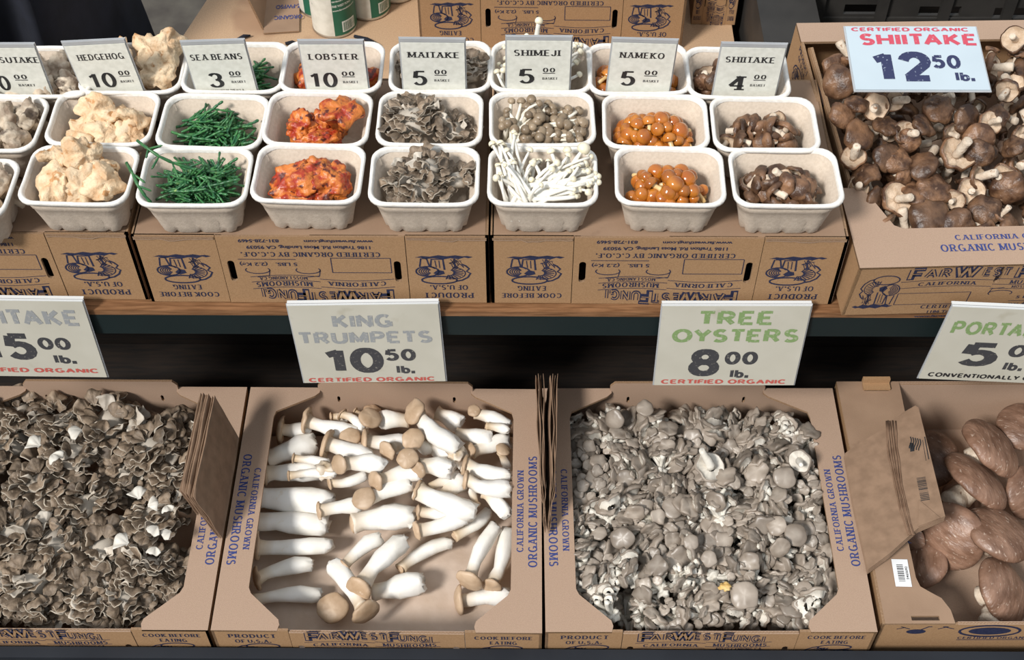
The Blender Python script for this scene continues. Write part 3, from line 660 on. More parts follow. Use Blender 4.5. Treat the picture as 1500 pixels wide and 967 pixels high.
for row, cs in CENTRES.items():
    for i, (x, y) in enumerate(cs):
        c = at(x, y, ZT+.058); k = KINDS[i]
        if i == 5: k = 'enoki' if row != 'middle' else 'tan shimeji'
        rz = rnd.uniform(-.03, .03)
        M = T(c.x, c.y, ZT) @ RZ(rz)
        b = thing('pulp_basket', 'pale moulded pulp basket of %s in the %s row' % ({'sea bean': 'sea beans'}.get(k, k+' mushrooms' if k not in ('maitake', 'shiitake', 'enoki', 'nameko', 'tan shimeji', 'matsutake') else k), row), 'basket', M)
        obj('basket_body', BK, b); obj('rim', BR_, b)
        BC[(row, KINDS[i])] = M

# ---------------------------------------------------------------- mushroom shapes
def cap_mesh(name, r, h, mats, n=20, seed=0, inroll=.25, gill=.0, amp=.08, wave=.05, hollow=.3, neck=.18, split=False, dimple=0, rings=6):
    """dome on top, rolled rim, gilled underside. z=0 is the rim; top looks along +z"""
    top = []
    for i in range(1, rings+1):
        t = i/rings; top.append((r*math.sin(t*PI/2), h*math.cos(t*PI/2)*1.0-dimple*(1-t)**2*h))
    rim = [(r*.985, -h*inroll), (r*.90, -h*inroll*1.15)]
    und = [(r*.80, h*hollow*.2), (r*.5, h*hollow*.75), (r*neck, h*hollow*.8)]
    def dfm(a, rr, z, up):
        q = rr/r; f = 1+amp*min(1, q)**2*noise.noise(Vector((math.cos(a)*1.3+seed*7.1, math.sin(a)*1.3, seed*1.7)))*1.6
        zz = z+wave*r*q*q*noise.noise(Vector((math.cos(a)*1.7+seed*3.3, math.sin(a)*1.7, 5+seed)))*2
        zz += .035*r*noise.noise(Vector((rr*math.cos(a)/r*3+seed, rr*math.sin(a)/r*3, seed)))*(1 if up else 0)
        return (rr*f*math.cos(a), rr*f*math.sin(a), zz)
    V = [(0, 0, h*(1-dimple))]; Fc = []; mi = []
    prof = top+rim
    for rr, z in prof:
        for k in range(n): V.append(dfm(2*PI*k/n, rr, z, True))
    for k in range(n): Fc.append((0, 1+k, 1+(k+1) % n)); mi.append(0)
    for i in range(len(prof)-1):
        for k in range(n): Fc.append((1+i*n+k, 1+(i+1)*n+k, 1+(i+1)*n+(k+1) % n, 1+i*n+(k+1) % n)); mi.append(0)
    V2 = [dfm(2*PI*k/n, *rim[-1], True) for k in range(n)] if split else []
    F2 = []
    base = 1+(len(prof)-1)*n
    VV, FF, b0 = (V2, F2, 0) if split else (V, Fc, base)
    for rr, z in und:
        for k in range(n): VV.append(dfm(2*PI*k/n, rr, z+(gill*(1 if k % 2 else -1)), False))
    s0 = b0; s1 = n if split else 1+len(prof)*n
    for i in range(len(und)):
        a = s0 if i == 0 else s1+(i-1)*n; b = s1+i*n
        for k in range(n): FF.append((a+k, b+k, b+(k+1) % n, a+(k+1) % n)); (mi.append(1) if not split else None)
    FF.append(tuple((s1+(len(und)-1)*n+k) for k in range(n)));  (mi.append(1) if not split else None)
    if split: return mesh(name, V, Fc, mats[0]), mesh('gills', V2, F2, mats[1])
    return mesh(name, V, Fc, mats, True, mi)
def stem_mesh(r, L, m, seed=0, bend=.2, n=9, top=1.0, base=1.15, flare=0):
    rr = random.Random(seed); a = rr.uniform(0, 2*PI); P = []; R = []
    for i in range(7):
        t = i/6; P.append((bend*L*math.sin(t*PI*.6)*math.cos(a)*t, bend*L*math.sin(t*PI*.6)*math.sin(a)*t, -L*t))
        R.append(r*(top+(base-top)*t)*(1+rr.uniform(-.09, .09))+(flare*r*(1-t)**4))
    R.append(R[-1]*.75); P.append((P[-1][0], P[-1][1], P[-1][2]-r*.15))
    V, Fc = tube_vf(P, R, n); V = [v+Vector(noise.noise_vector(v*(1/r)*.8+Vector((seed, 0, 0))))*r*.10 for v in V]
    return mesh('stem', V, Fc, m)
# colours
SH_C = mat('shiitake_cap', (.055, .025, .013), (.22, .115, .060), scale=70, lo=.38, hi=.66, rough=.42, bump=.5, bscale=320, rv=.35, c3=(.30, .19, .12), s3=110, t3=.66)
SH_G = mat('shiitake_gills', (.50, .36, .24), (.64, .50, .37), scale=120, rough=.7, rv=.12, c3=(.30, .17, .09), s3=60, t3=.64, bump=.3, bscale=500)
SH_S = mat('shiitake_stem', (.56, .44, .33), (.70, .60, .48), scale=90, rough=.7, rv=.10, c3=(.32, .18, .10), s3=90, t3=.62, bump=.5, bscale=350)
NA_C = mat('nameko_cap', (.30, .080, .008), (.50, .175, .020), scale=60, rough=.16, rv=.18, coat=.6, c3=(.24, .05, .008), s3=300, t3=.68, zgrad=(.0052, .0085, (.30, .075, .008)))
NA_S = mat('nameko_stem', (.66, .42, .16), (.78, .58, .30), scale=90, rough=.35, coat=.3, rv=.1)
SM_C = mat('shimeji_cap', (.19, .135, .085), (.30, .225, .15), scale=60, rough=.35, rv=.22, c3=(.13, .085, .05), s3=260, t3=.62)
SM_S = mat('shimeji_stem', (.72, .66, .54), (.80, .75, .65), scale=60, rough=.5, rv=.06)
EN_C = mat('enoki_cap', (.72, .64, .45), (.80, .73, .57), scale=90, rough=.3, coat=.3, rv=.08)
EN_S = mat('enoki_stem', (.76, .72, .63), (.84, .81, .74), scale=60, rough=.4, rv=.05, c3=(.66, .50, .28), s3=40, t3=.68)
SB_G = mat('sea_bean_green', (.015, .085, .035), (.055, .185, .055), scale=120, rough=.35, rv=.25, c3=(.22, .33, .10), s3=90, t3=.68)
LO_C = mat('lobster_skin', (.33, .028, .008), (.58, .17, .030), scale=80, lo=.40, hi=.56, rough=.45, bump=.9, bscale=170, rv=.08, c3=(.10, .018, .012), s3=100, t3=.56, coat=.12)
LO_I = mat('lobster_flesh', (.80, .62, .40), (.74, .38, .14), scale=90, rough=.6, bump=.5, bscale=200)
HE_C = mat('hedgehog_cap', (.56, .36, .20), (.72, .55, .36), scale=60, lo=.36, hi=.58, rough=.65, bump=1.0, bscale=220, rv=.08, c3=(.46, .23, .09), s3=90, t3=.60)
HE_S = mat('hedgehog_stem', (.68, .52, .34), (.76, .62, .44), scale=60, rough=.65, bump=.4, bscale=200, c3=(.58, .34, .14), s3=60, t3=.64)
MT_C = mat('matsutake_skin', (.28, .20, .14), (.60, .50, .38), scale=60, lo=.35, hi=.6, rough=.65, bump=.8, bscale=200, rv=.15, c3=(.12, .085, .06), s3=60, t3=.58, aniso=(1, 1, .4))
MK_R = mat('maitake_rim', (.30, .25, .19), (.46, .40, .32), scale=90, rough=.6, rv=.15)
MK_T = mat('maitake_top', (.10, .070, .046), (.25, .185, .128), scale=110, rough=.6, rv=.35, bump=.4, bscale=400)
MK_U = mat('maitake_under', (.42, .36, .29), (.58, .52, .44), scale=110, rough=.6, rv=.2)
OY_C = mat('oyster_cap', (.20, .160, .125), (.31, .258, .210), scale=45, rough=.38, rv=.25, rgrad=(.001, .0100, (.38, .325, .27)))
OY_G = mat('oyster_gills', (.60, .55, .47), (.72, .67, .59), scale=90, rough=.6, rv=.1)
OY_S = mat('oyster_stem', (.60, .56, .48), (.70, .66, .59), scale=60, rough=.5, rv=.05, bump=.2, bscale=300)
PO_C = mat('portobello_cap', (.150, .078, .048), (.285, .165, .110), scale=35, rough=.42, bump=.55, bscale=120, rv=.15, c3=(.42, .31, .24), s3=150, t3=.62, aniso=(1, 2.2, 1))
PO_G = mat('portobello_gills', (.52, .38, .29), (.66, .53, .43), scale=90, rough=.7)
KT_S = mat('trumpet_stem', (.78, .74, .66), (.86, .83, .78), scale=30, rough=.5, bump=.25, bscale=140, c3=(.72, .60, .42), s3=40, t3=.72, aniso=(1, 1, .3), rgrad=(.006, .024, (.56, .42, .27)))
KT_C = mat('trumpet_cap', (.40, .27, .165), (.53, .385, .26), scale=45, rough=.5, bump=.2, bscale=200, rv=.12, c3=(.62, .50, .38), s3=60, t3=.68)
KT_G = mat('trumpet_gills', (.62, .48, .32), (.74, .62, .46), scale=120, rough=.6, aniso=(1, 1, .2))

def mush_spec(name, r, h, mats, L, sr, seed, label, cat='mushroom', split=False, n=18, **kw):
    top, base, bend, flare = kw.pop('top', 1), kw.pop('base', 1.1), kw.pop('bend', .2), kw.pop('flare', 0)
    zc = h*kw.get('hollow', .3)*.7
    cm = cap_mesh('cap', r, h, mats[:2], n=n, seed=seed, split=split, **kw)
    st = ('stem', stem_mesh(sr, L, mats[2], seed, bend, top=top, base=base, flare=flare), T(0, 0, zc))
    if split: return (name, [('cap', cm[0]), ('gills', cm[1]), st], label, cat)
    return (name, [('cap', cm), st], label, cat)
def ori(nrm, spin=0):                                       # local +z along nrm
    q = Vector(nrm).normalized().to_track_quat('Z', 'Y').to_matrix().to_4x4(); return q @ RZ(spin)
def rdir(rr, zmin, zmax):
    z = rr.uniform(zmin, zmax); a = rr.uniform(0, 2*PI); s = math.sqrt(max(0, 1-z*z)); return Vector((s*math.cos(a), s*math.sin(a), z))
def spread(n, inside, rr, tries=14):                        # best-candidate points in the unit square that satisfy inside()
    P = []
    for _ in range(n):
        best = None
        for _ in range(tries):
            while True:
                x, y = rr.uniform(-1, 1), rr.uniform(-1, 1)
                if inside(x, y): break
            d = min([(x-a)**2+(y-b)**2 for a, b in P] or [9])
            if best is None or d > best[0]: best = (d, x, y)
        P.append(best[1:])
    return P
oval = lambda x, y: abs(x)**3+abs(y)**3 < 1
def heap(M, layers, specs, label, group, rr, hx=.043, hy=.029, cx=0, cy=0, face=(.1, 1), flip=.25, jit=.004, dome=.3, scale=(.85, 1.15), cat=None, SL=.019):
    """layers: [(count, z, spread factor)], resting one above another in the basket whose frame is M"""
    out = []
    for n_, z, f in layers:
        for x, y in spread(n_, oval, rr):
            zz = z-dome*.02*(x*x+y*y)*f+rr.uniform(-jit, jit)
            fl = rr.random() < flip; s = rr.uniform(*scale)
            for _ in range(25):          # the stem must stay inside the basket
                d = rdir(rr, *face)
                if fl: d = Vector((d.x*.8, d.y*.8-.3, -abs(d.z)*.6)).normalized()
                tp = Vector((cx+x*hx*f, cy+y*hy*f, zz))-d*(SL*s)
                if tp.z > .005 and abs(tp.x) < .041+.2*tp.z and abs(tp.y) < .027+.2*tp.z: break
            out.append(inst(rr.choice(specs), M @ T(cx+x*hx*f, cy+y*hy*f, zz) @ ori(d, rr.uniform(0, 6.28)) @ SCL(s), label, cat, group))
    return out

# --- baskets of small shiitake
SHS = [mush_spec('shiitake_mushroom', .0125*s, .0065*s, (SH_C, SH_G, SH_S), .0145, .0036, 10+i, '', split=True, amp=.12, wave=.18, inroll=.35, hollow=.4, gill=.0004, n=18) for i, s in enumerate((1, .85, 1.1, .95, 1.15))]
for row, nn in (('front', 24), ('middle', 20), ('back', 14)):
    rr = random.Random(40+nn)
    heap(BC[(row, 'shiitake')], [(nn//2, .032, .80), (nn//2+4, .045, .95), (nn//2, .055, .72)], SHS, 'small brown shiitake with pale stem in the %s-row shiitake basket' % row, 'small shiitake in the %s-row basket' % row, rr,
         hx=.042 if row != 'back' else .046, hy=.026 if row != 'back' else .021, cx=-.002, cy=-.003 if row != 'back' else .006, flip=.3, face=(.0, .95), dome=.5, SL=.015)
# --- nameko
NAS = [mush_spec('nameko_mushroom', .0083*s, .0070*s, (NA_C, NA_C, NA_S), .017, .0026, 20+i, '', amp=.06, wave=.06, inroll=.45, hollow=.2, n=16) for i, s in enumerate((1, .85, 1.15, .95))]
for row, nn in (('front', 46), ('middle', 58), ('back', 40)):
    rr = random.Random(60+nn)
    heap(BC[(row, 'nameko')], [(nn//2, .034, .86), (int(nn*.6), .046, .98), (nn//3, .056, .78)], NAS, 'small glossy amber nameko heaped in the %s-row nameko basket' % row, 'nameko in the %s-row basket' % row, rr,
         hx=.041 if row != 'back' else .047, hy=.027, cx=-.001, cy={'front': -.003, 'middle': 0, 'back': .003}[row], flip=0, face=(.35, 1), dome=.6, jit=.002)
# --- long thin stems with small caps
def strands(M, n_, rr, mats, name, label, group, root, tip, zr, capr, sr, curl=.012, up=.3):
    caps = [cap_mesh('cap', capr*s, capr*s*.85, mats[:2], n=12, seed=i, amp=.05, wave=.03, inroll=.4, rings=4) for i, s in enumerate((1, .8, 1.25))]
    for k in range(n_):
        a = Vector(root(rr, k)); b = Vector(tip(rr, k))
        mid = (a+b)/2+Vector((rr.uniform(-curl, curl), rr.uniform(-curl, curl), rr.uniform(0, curl)))
        P = bez(a, mid, b, 8); R = [sr*rr.uniform(.85, 1.25)*(1.25-.45*i/8) for i in range(9)]
        t = thing(name, label, 'mushroom', M, group)
        V, Fc = tube_vf(P, R, 7); obj('stem', mesh('stem', V, Fc, mats[2]), t)
        d = (P[-1]-P[-2]).normalized()+Vector((0, 0, up)); obj('cap', rr.choice(caps), t, T(b) @ ori(d))
rr = random.Random(5); A = BC[('middle', 'shimeji')]
strands(A, 95, rr, (SM_C, SM_S, SM_S), 'shimeji_mushroom', 'slender shimeji with white stem and tan cap in the middle-row basket', 'tan shimeji in the middle-row basket',
        lambda q, k: (q.uniform(-.046, -.015), q.uniform(-.03, .026), q.uniform(.012, .034)),
        lambda q, k: (q.uniform(-.02, .047) if k % 4 else q.uniform(-.05, .0), q.uniform(-.03, .028), q.uniform(.042, .056) if k % 4 else q.uniform(.055, .07)), 0, .0058, .0021)
heap(A, [(12, .042, 1.0), (7, .05, .7)], [mush_spec('shimeji_mushroom', .0062, .0048, (SM_C, SM_S, SM_S), .02, .0022, 3, '', amp=.05, n=14, inroll=.4)], 'round tan shimeji cap at the right of the middle-row shimeji basket', 'tan shimeji caps right of the basket', rr, hx=.026, hy=.027, cx=.020, flip=0, face=(.4, 1))
rr = random.Random(6); A = BC[('front', 'shimeji')]
strands(A, 60, rr, (EN_C, EN_S, EN_S), 'enoki_mushroom', 'long thin white enoki lying in the front-row basket', 'white enoki in the front-row basket',
        lambda q, k: (q.uniform(-.035, -.0), q.uniform(-.034, -.02), q.uniform(.02, .046)),
        lambda q, k: (q.uniform(-.058, -.03), q.uniform(-.02, .045), q.uniform(.056, .082)) if k % 3 == 0 else (q.uniform(-.02, .055), q.uniform(-.03, .03), q.uniform(.048, .070)), 0, .0034, .0020, .018)
strands(A, 22, rr, (EN_C, EN_S, EN_S), 'enoki_mushroom', 'long thin white enoki lying sideways across the front-row basket', 'white enoki lying sideways in the front-row basket',
        lambda q, k: (q.uniform(-.04, -.01), q.uniform(-.03, .0), q.uniform(.03, .05)), lambda q, k: (q.uniform(.03, .062), q.uniform(-.03, .02), q.uniform(.046, .066)), 0, .0030, .0026, .014)
strands(A, 3, rr, (EN_C, EN_S, EN_S), 'enoki_mushroom', 'big-headed white enoki rising at the back right of the front-row basket', 'big-headed enoki at the back right',
        lambda q, k: (q.uniform(.02, .03), q.uniform(-.0, .01), .03), lambda q, k: (.045-.018*k, .022+.006*k, .078-.008*k), 0, .0062, .0026, .006)
rr = random.Random(8); A = BC[('back', 'shimeji')]
strands(A, 75, rr, (EN_C, EN_S, EN_S), 'enoki_mushroom', 'thin white enoki in the back-row basket behind the shimeji tag', 'white enoki in the back-row basket',
        lambda q, k: (q.uniform(-.045, .04), q.uniform(-.034, .0), q.uniform(.012, .034)),
        lambda q, k: (q.uniform(-.054, .052), q.uniform(-.02, .036), q.uniform(.052, .076)), 0, .0032, .0020, .014)
strands(A, 1, rr, (EN_C, EN_S, EN_S), 'enoki_mushroom', 'single tall enoki poking above the shimeji price tag', None,
        lambda q, k: (-.008, .0, .04), lambda q, k: (-.004, .024, .106), 0, .0050, .0028, .006)

# --- sea beans: jointed green sprigs
def sprig(seed, L=.055, nb=5):
    rr = random.Random(seed); mb = MB(); P = [Vector((-L/2, 0, 0))]; d = Vector((1, rr.uniform(-.2, .2), 0)).normalized()
    for i in range(7):
        d = (d+Vector((0, rr.uniform(-.22, .22), rr.uniform(-.15, .15)))).normalized(); P.append(P[-1]+d*L/7)
    def seg(P, r):
        Q = []; R = []
        for i in range(len(P)-1):
            for t in (0, .25, .8): Q.append(P[i].lerp(P[i+1], t)); R.append(r*(1 if t == 0 else 1.18 if t == .8 else 1.02)*(.72 if t == 0 and i else 1))
        Q.append(P[-1]); R.append(r*.5); mb.add(*tube_vf(Q, R, 6))
    seg(P, .0016)
    for k in range(nb):
        i = rr.randrange(1, 6); a = rr.choice((-1, 1))*rr.uniform(.35, .7); b = (P[i+1]-P[i]).normalized()
        e = Vector((b.x*math.cos(a)-b.y*math.sin(a), b.x*math.sin(a)+b.y*math.cos(a), rr.uniform(-.2, .4))).normalized(); l = rr.uniform(.25, .45)*L
        seg([P[i]+e*l*t/3+Vector((0, 0, .002*t)) for t in range(4)], .0013)
    return ('sea_bean_sprig', mb.mesh('sea_bean_sprig', SB_G, True))
SPR = [sprig(s) for s in range(10)]
for row, nn in (('front', 85), ('middle', 75), ('back', 60)):
    rr = random.Random(90+nn); A = BC[(row, 'sea bean')]
    for k in range(nn):
        x, y = rr.uniform(-1, 1), rr.uniform(-1, 1); z = .012+.034*(k/nn)+(.006 if row == 'front' else 0)
        m = A @ T(x*.030*(.45+.55*k/nn), y*.024*(.6+.4*k/nn), z) @ RZ(rr.gauss(0, .5) if rr.random() < .65 else rr.uniform(0, 3.1)) @ RX(rr.uniform(0, 6.28)) @ RY(rr.uniform(-.15, .15)) @ SCL(rr.uniform(.75, 1.05))
        o = thing('sea_bean_sprig', 'green jointed sea bean sprig heaped in the %s-row basket' % row, 'sea bean', m, 'sea beans in the %s-row basket' % row, rr.choice(SPR)[1])
A = BC[('front', 'sea bean')]
def longsprig(pts, label, side):
    pts = [at(x, y, z) for x, y, z in pts]; mb = MB(); r = .0017; Q = []; R = []
    for i in range(len(pts)-1):
        for t in (0, .3, .85): Q.append(pts[i].lerp(pts[i+1], t)); R.append(r*(.8 if t == 0 and i else 1.15 if t == .85 else 1))
    Q.append(pts[-1]); R.append(.0008); mb.add(*tube_vf(Q, R, 8))
    for i, x, y, z in side:
        e = at(x, y, z); mb.add(*tube_vf([pts[i], pts[i].lerp(e, .3), pts[i].lerp(e, .85), e], [.0008, .0012, .0013, .0004], 6))
    thing('sea_bean_sprig', label, 'sea bean', Matrix(), None, mb.mesh('sea_bean_sprig', SB_G, True))
longsprig([(201, 206, .585), (217, 218, .585), (233, 229, .58), (252, 238, .572), (275, 245, .565), (300, 252, .56)], 'long sea bean sprig reaching over the back left rim of its front-row basket',
          [(1, 238, 213, .592), (1, 214, 232, .58), (2, 222, 248, .575), (3, 282, 238, .57), (3, 262, 262, .565), (4, 296, 238, .568)])
longsprig([(185, 238, .585), (194, 254, .58), (202, 272, .575), (213, 288, .565), (222, 298, .556)], 'sea bean sprig hanging over the left rim of its front-row basket', [(1, 213, 268, .575), (2, 222, 280, .57), (0, 192, 252, .59)])

# --- lobster, hedgehog, matsutake: irregular lumps
def lump(name, m, seed, sx, sy, sz, rough=.3, fr=2.2, sub=4, ridge=0):
    bm_ = bpy.data.meshes.new(name)
    import bmesh
    b = bmesh.new(); bmesh.ops.create_icosphere(b, subdivisions=sub, radius=1)
    for v in b.verts:
        p = v.co.copy(); s = Vector((seed*3.1, seed*1.7, 0))
        f = 1+rough*noise.noise(p*fr*.6+s)*1.6+rough*.5*noise.noise(p*fr*1.6+s)
        if ridge: f += ridge*(abs(noise.noise(p*2.4+s))-.25)+ridge*.45*abs(noise.noise(p*6.5+s))+ridge*.15*noise.noise(p*14+s)
        v.co = Vector((p.x*sx, p.y*sy, p.z*sz))*f
    b.to_mesh(bm_); b.free(); bm_.materials.append(m); bm_.polygons.foreach_set('use_smooth', [True]*len(bm_.polygons)); return bm_
def wavy_cap(name, m, seed, r, h, n=36, rings=8, lob=.35, lift=.5):      # lobed, uneven cap
    V = [(0, 0, h)]; Fc = []; prof = [(math.sin(t/rings*PI/2), h*math.cos(t/rings*PI/2)) for t in range(1, rings+1)]+[(.96, -h*.25), (.8, -h*.15), (.45, -h*.3), (.2, -h*.5)]
    for q, z in prof:
        for k in range(n):
            a = 2*PI*k/n; c = Vector((math.cos(a)*1.5+seed*5, math.sin(a)*1.5, seed))
            f = 1+lob*noise.noise(c)*1.5*q+.12*noise.noise(c*3.1)*q
            zz = z+lift*r*q*q*noise.noise(c*1.3+Vector((9, 2, 1)))*1.6+.26*r*noise.noise(Vector((q*math.cos(a)*2.6, q*math.sin(a)*2.6, seed*2)))+.13*r*noise.noise(Vector((q*math.cos(a)*7, q*math.sin(a)*7, seed*2)))
            V.append((q*r*f*math.cos(a), q*r*f*math.sin(a), zz))
    for k in range(n): Fc.append((0, 1+k, 1+(k+1) % n))
    for i in range(len(prof)-1):
        for k in range(n): Fc.append((1+i*n+k, 1+(i+1)*n+k, 1+(i+1)*n+(k+1) % n, 1+i*n+(k+1) % n))
    Fc.append(tuple(1+(len(prof)-1)*n+k for k in range(n)))
    return mesh(name, V, Fc, m)
def place_list(row, kind, items):
    A = BC[(row, kind)]
    for name, parts, x, y, z, d, sp, lab in items:
        inst((name, parts, lab, 'mushroom'), A @ T(x, y, z) @ ori(d, sp))
HC = [wavy_cap('cap', HE_C, s, .022, .010) for s in range(6)]; HS = [stem_mesh(.0075, .026, HE_S, s, .3, n=12, top=1, base=1.2, flare=.6) for s in range(3)]
def hedge(i): return [('cap', HC[i % 6]), ('stem', HS[i % 3])]
N_ = 'hedgehog_mushroom'
place_list('front', 'hedgehog', [
    (N_, hedge(0), -.024, -.011, .055, (-.1, -.5, 1), 0, 'broad cream hedgehog mushroom at the front left of the front-row basket'),
    (N_, hedge(1), -.026, .024, .062, (-.3, .6, 1), 1, 'cream hedgehog mushroom over the back left corner of the front-row basket'),
    (N_, hedge(2), .004, .016, .070, (.5, -.5, .6), 2, 'tall upright cream hedgehog mushroom in the middle of the front-row basket'),
    (N_, hedge(3), .030, -.010, .054, (.5, -.5, 1), 3, 'cream hedgehog mushroom leaning on the right rim of the front-row basket'),
    (N_, hedge(4), .004, -.012, .050, (.1, -.8, .8), 4, 'hedgehog mushroom low at the front centre of the front-row basket'),
    (N_, hedge(5), .018, .012, .056, (.2, .3, 1), 5, 'hedgehog mushroom behind the leaning one at the right of the front-row basket'),
    (N_, hedge(1), -.002, .0, .034, (0, 0, 1), 2.5, 'hedgehog mushroom buried in the middle of the front-row basket')])
place_list('middle', 'hedgehog', [
    (N_, [('cap', HC[2]), ('stem', HS[0])], -.010, .010, .056, (-.1, -.7, .8), 0, 'round peach hedgehog mushroom standing at the centre of the middle-row basket'),
    (N_, hedge(4), -.026, -.012, .040, (-.3, -.3, 1), 2, 'pale hedgehog mushroom at the front left of the middle-row basket'),
    (N_, hedge(3), .004, -.018, .042, (.1, -.6, .9), 4, 'curled hedgehog mushroom at the front centre of the middle-row basket'),
    (N_, hedge(5), .030, .006, .050, (.3, .8, .5), 1, 'hedgehog mushroom with long stem at the right of the middle-row basket'),
    (N_, hedge(0), .014, .010, .042, (0, .2, 1), 3, 'hedgehog mushroom behind the curled one in the middle-row basket'),
    (N_, hedge(1), .028, -.016, .036, (.3, -.3, 1), 5, 'small hedgehog mushroom at the front right of the middle-row basket')])
place_list('back', 'hedgehog', [
    (N_, hedge(5), .030, -.012, .058, (.1, -.8, .6), 1, 'pale hedgehog mushroom right of its price tag in the back-row basket'),
    (N_, hedge(3), .040, .016, .078, (.3, -.6, .6), 0, 'tall hedgehog mushroom at the back right of the back-row basket'),
    (N_, hedge(2), .018, .020, .066, (-.2, -.4, .9), 3, 'hedgehog mushroom at the back of the back-row basket beside the tall one'),
    (N_, hedge(1), -.024, .014, .066, (-.2, .2, 1), 4, 'hedgehog mushroom peeping above its price tag'),
    (N_, hedge(0), .0, -.008, .040, (0, 0, 1), 2, 'hedgehog mushroom behind its price tag in the back-row basket')])
MTL = [lump('cap', MT_C, s, .019, .016, .013, .35, 2.6) for s in range(4)]; MTS = [stem_mesh(.0085, .034, MT_C, s, .3, n=12, top=.9, base=1.2) for s in range(3)]
for row, zz in (('front', .040), ('middle', .044), ('back', .044)):
    rr = random.Random(len(row)); pos = [(-.028, -.014), (.0, -.018), (.028, -.012), (-.014, .010), (.016, .012), (.036, .018), (-.036, .018)]
    words = ['front left', 'front centre', 'front right', 'left of the middle', 'right of the middle', 'back right', 'back left']
    for j, (x, y) in enumerate(pos):
        inst(('matsutake_mushroom', [('cap', MTL[j % 4]), ('stem', MTS[j % 3])], 'scruffy grey-brown matsutake at the %s of the %s-row matsutake basket' % (words[j], row), 'mushroom'),
             BC[(row, 'matsutake')] @ T(x, y, zz+.006*(j > 2)) @ ori(((-1)**j*.8, -.6+.3*(j % 3), .5), j))
def trumpet_lump(seed, r, h):                               # lobster: upturned funnel with a pale torn edge
    n = 40; V = []; Fc = []; mi = []
    prof = [(.30, -h), (.36, -h*.7), (.5, -h*.35), (.78, -.0), (1.0, h*.12), (.97, h*.24), (.7, h*.28), (.3, h*.30), (.05, h*.30)]
    for q, z in prof:
        for k in range(n):
            a = 2*PI*k/n; c = Vector((math.cos(a)*1.4+seed*4, math.sin(a)*1.4, seed)); f = 1+.4*noise.noise(c)*1.4+.15*noise.noise(c*2.7)
            V.append((q*r*f*math.cos(a), q*r*f*math.sin(a)*.8, z+.35*r*q*noise.noise(c*1.2+Vector((3, 3, 3)))*1.5+.1*r*noise.noise(Vector((q*math.cos(a)*4, q*math.sin(a)*4, seed)))))
    for i in range(len(prof)-1):
        for k in range(n): Fc.append((i*n+k, i*n+(k+1) % n, (i+1)*n+(k+1) % n, (i+1)*n+k)); mi.append(1 if i == 3 and (k*7+seed) % 5 else 0)
    Fc.append(tuple((len(prof)-1)*n+k for k in range(n))); mi.append(0); Fc.append(tuple(range(n-1, -1, -1))); mi.append(1)
    return mesh('lobster_mushroom', V, Fc, [LO_C, LO_I], True, mi)
def lob(row, x, y, z, d, sp, lab, me): thing('lobster_mushroom', lab, 'mushroom', BC[(row, 'lobster')] @ T(x, y, z) @ ori(d, sp), None, me)
lob('front', -.010, -.004, .044, (-.1, -.5, 1), .5, 'large blistered red-orange lobster mushroom at the left of the front-row basket', lump('lobster_mushroom', LO_C, 1, .029, .024, .016, .30, 2.4, 5, .25))
lob('front', .022, -.002, .044, (.4, -.3, 1), 1.5, 'mottled orange lobster mushroom with pale patches at the right of the front-row basket', lump('lobster_mushroom', LO_C, 2, .019, .024, .014, .32, 2.6, 5, .25))
lob('front', .008, .016, .048, (0, .3, 1), 2.5, 'brown-orange lobster mushroom at the back of the front-row basket', lump('lobster_mushroom', LO_C, 3, .018, .013, .012, .3, 2.6, 4, .2))
lob('front', -.004, -.016, .034, (0, 0, 1), .2, 'lobster mushroom under the large red-orange one in the front-row basket', lump('lobster_mushroom', LO_C, 4, .028, .013, .014, .3, 2.6, 4, .2))
lob('middle', .026, .006, .060, (.15, -.2, 1), .3, 'upturned red lobster mushroom with a pale torn edge on the right of the middle-row basket', trumpet_lump(3, .026, .040))
lob('middle', -.022, .002, .042, (-.3, -.5, 1), 1.3, 'square orange lobster mushroom at the left of the middle-row basket', lump('lobster_mushroom', LO_C, 6, .019, .018, .014, .28, 2.5, 5, .25))
lob('middle', .002, -.018, .036, (.1, -.4, 1), 0, 'flat orange lobster mushroom at the front of the middle-row basket', lump('lobster_mushroom', LO_C, 7, .027, .012, .014, .3, 2.6, 5, .25))
lob('middle', .002, .012, .040, (0, 0, 1), 2, 'dark red lobster mushroom in the middle of the middle-row basket', lump('lobster_mushroom', LO_C, 8, .017, .014, .014, .3, 2.6, 4, .25))
lob('back', .036, -.008, .044, (.2, -.3, 1), 1, 'orange lobster mushroom right of its price tag in the back-row basket', lump('lobster_mushroom', LO_C, 9, .015, .02, .015, .3, 2.6, 4, .25))
lob('back', -.030, .004, .038, (-.2, -.3, 1), 2, 'orange lobster mushroom left of its price tag in the back-row basket', lump('lobster_mushroom', LO_C, 10, .022, .016, .014, .3, 2.6, 4, .25))
lob('back', .004, .0, .038, (0, 0, 1), 2, 'lobster mushroom hidden behind its price tag in the back-row basket', lump('lobster_mushroom', LO_C, 11, .018, .016, .014, .3, 2.6, 4, .25))

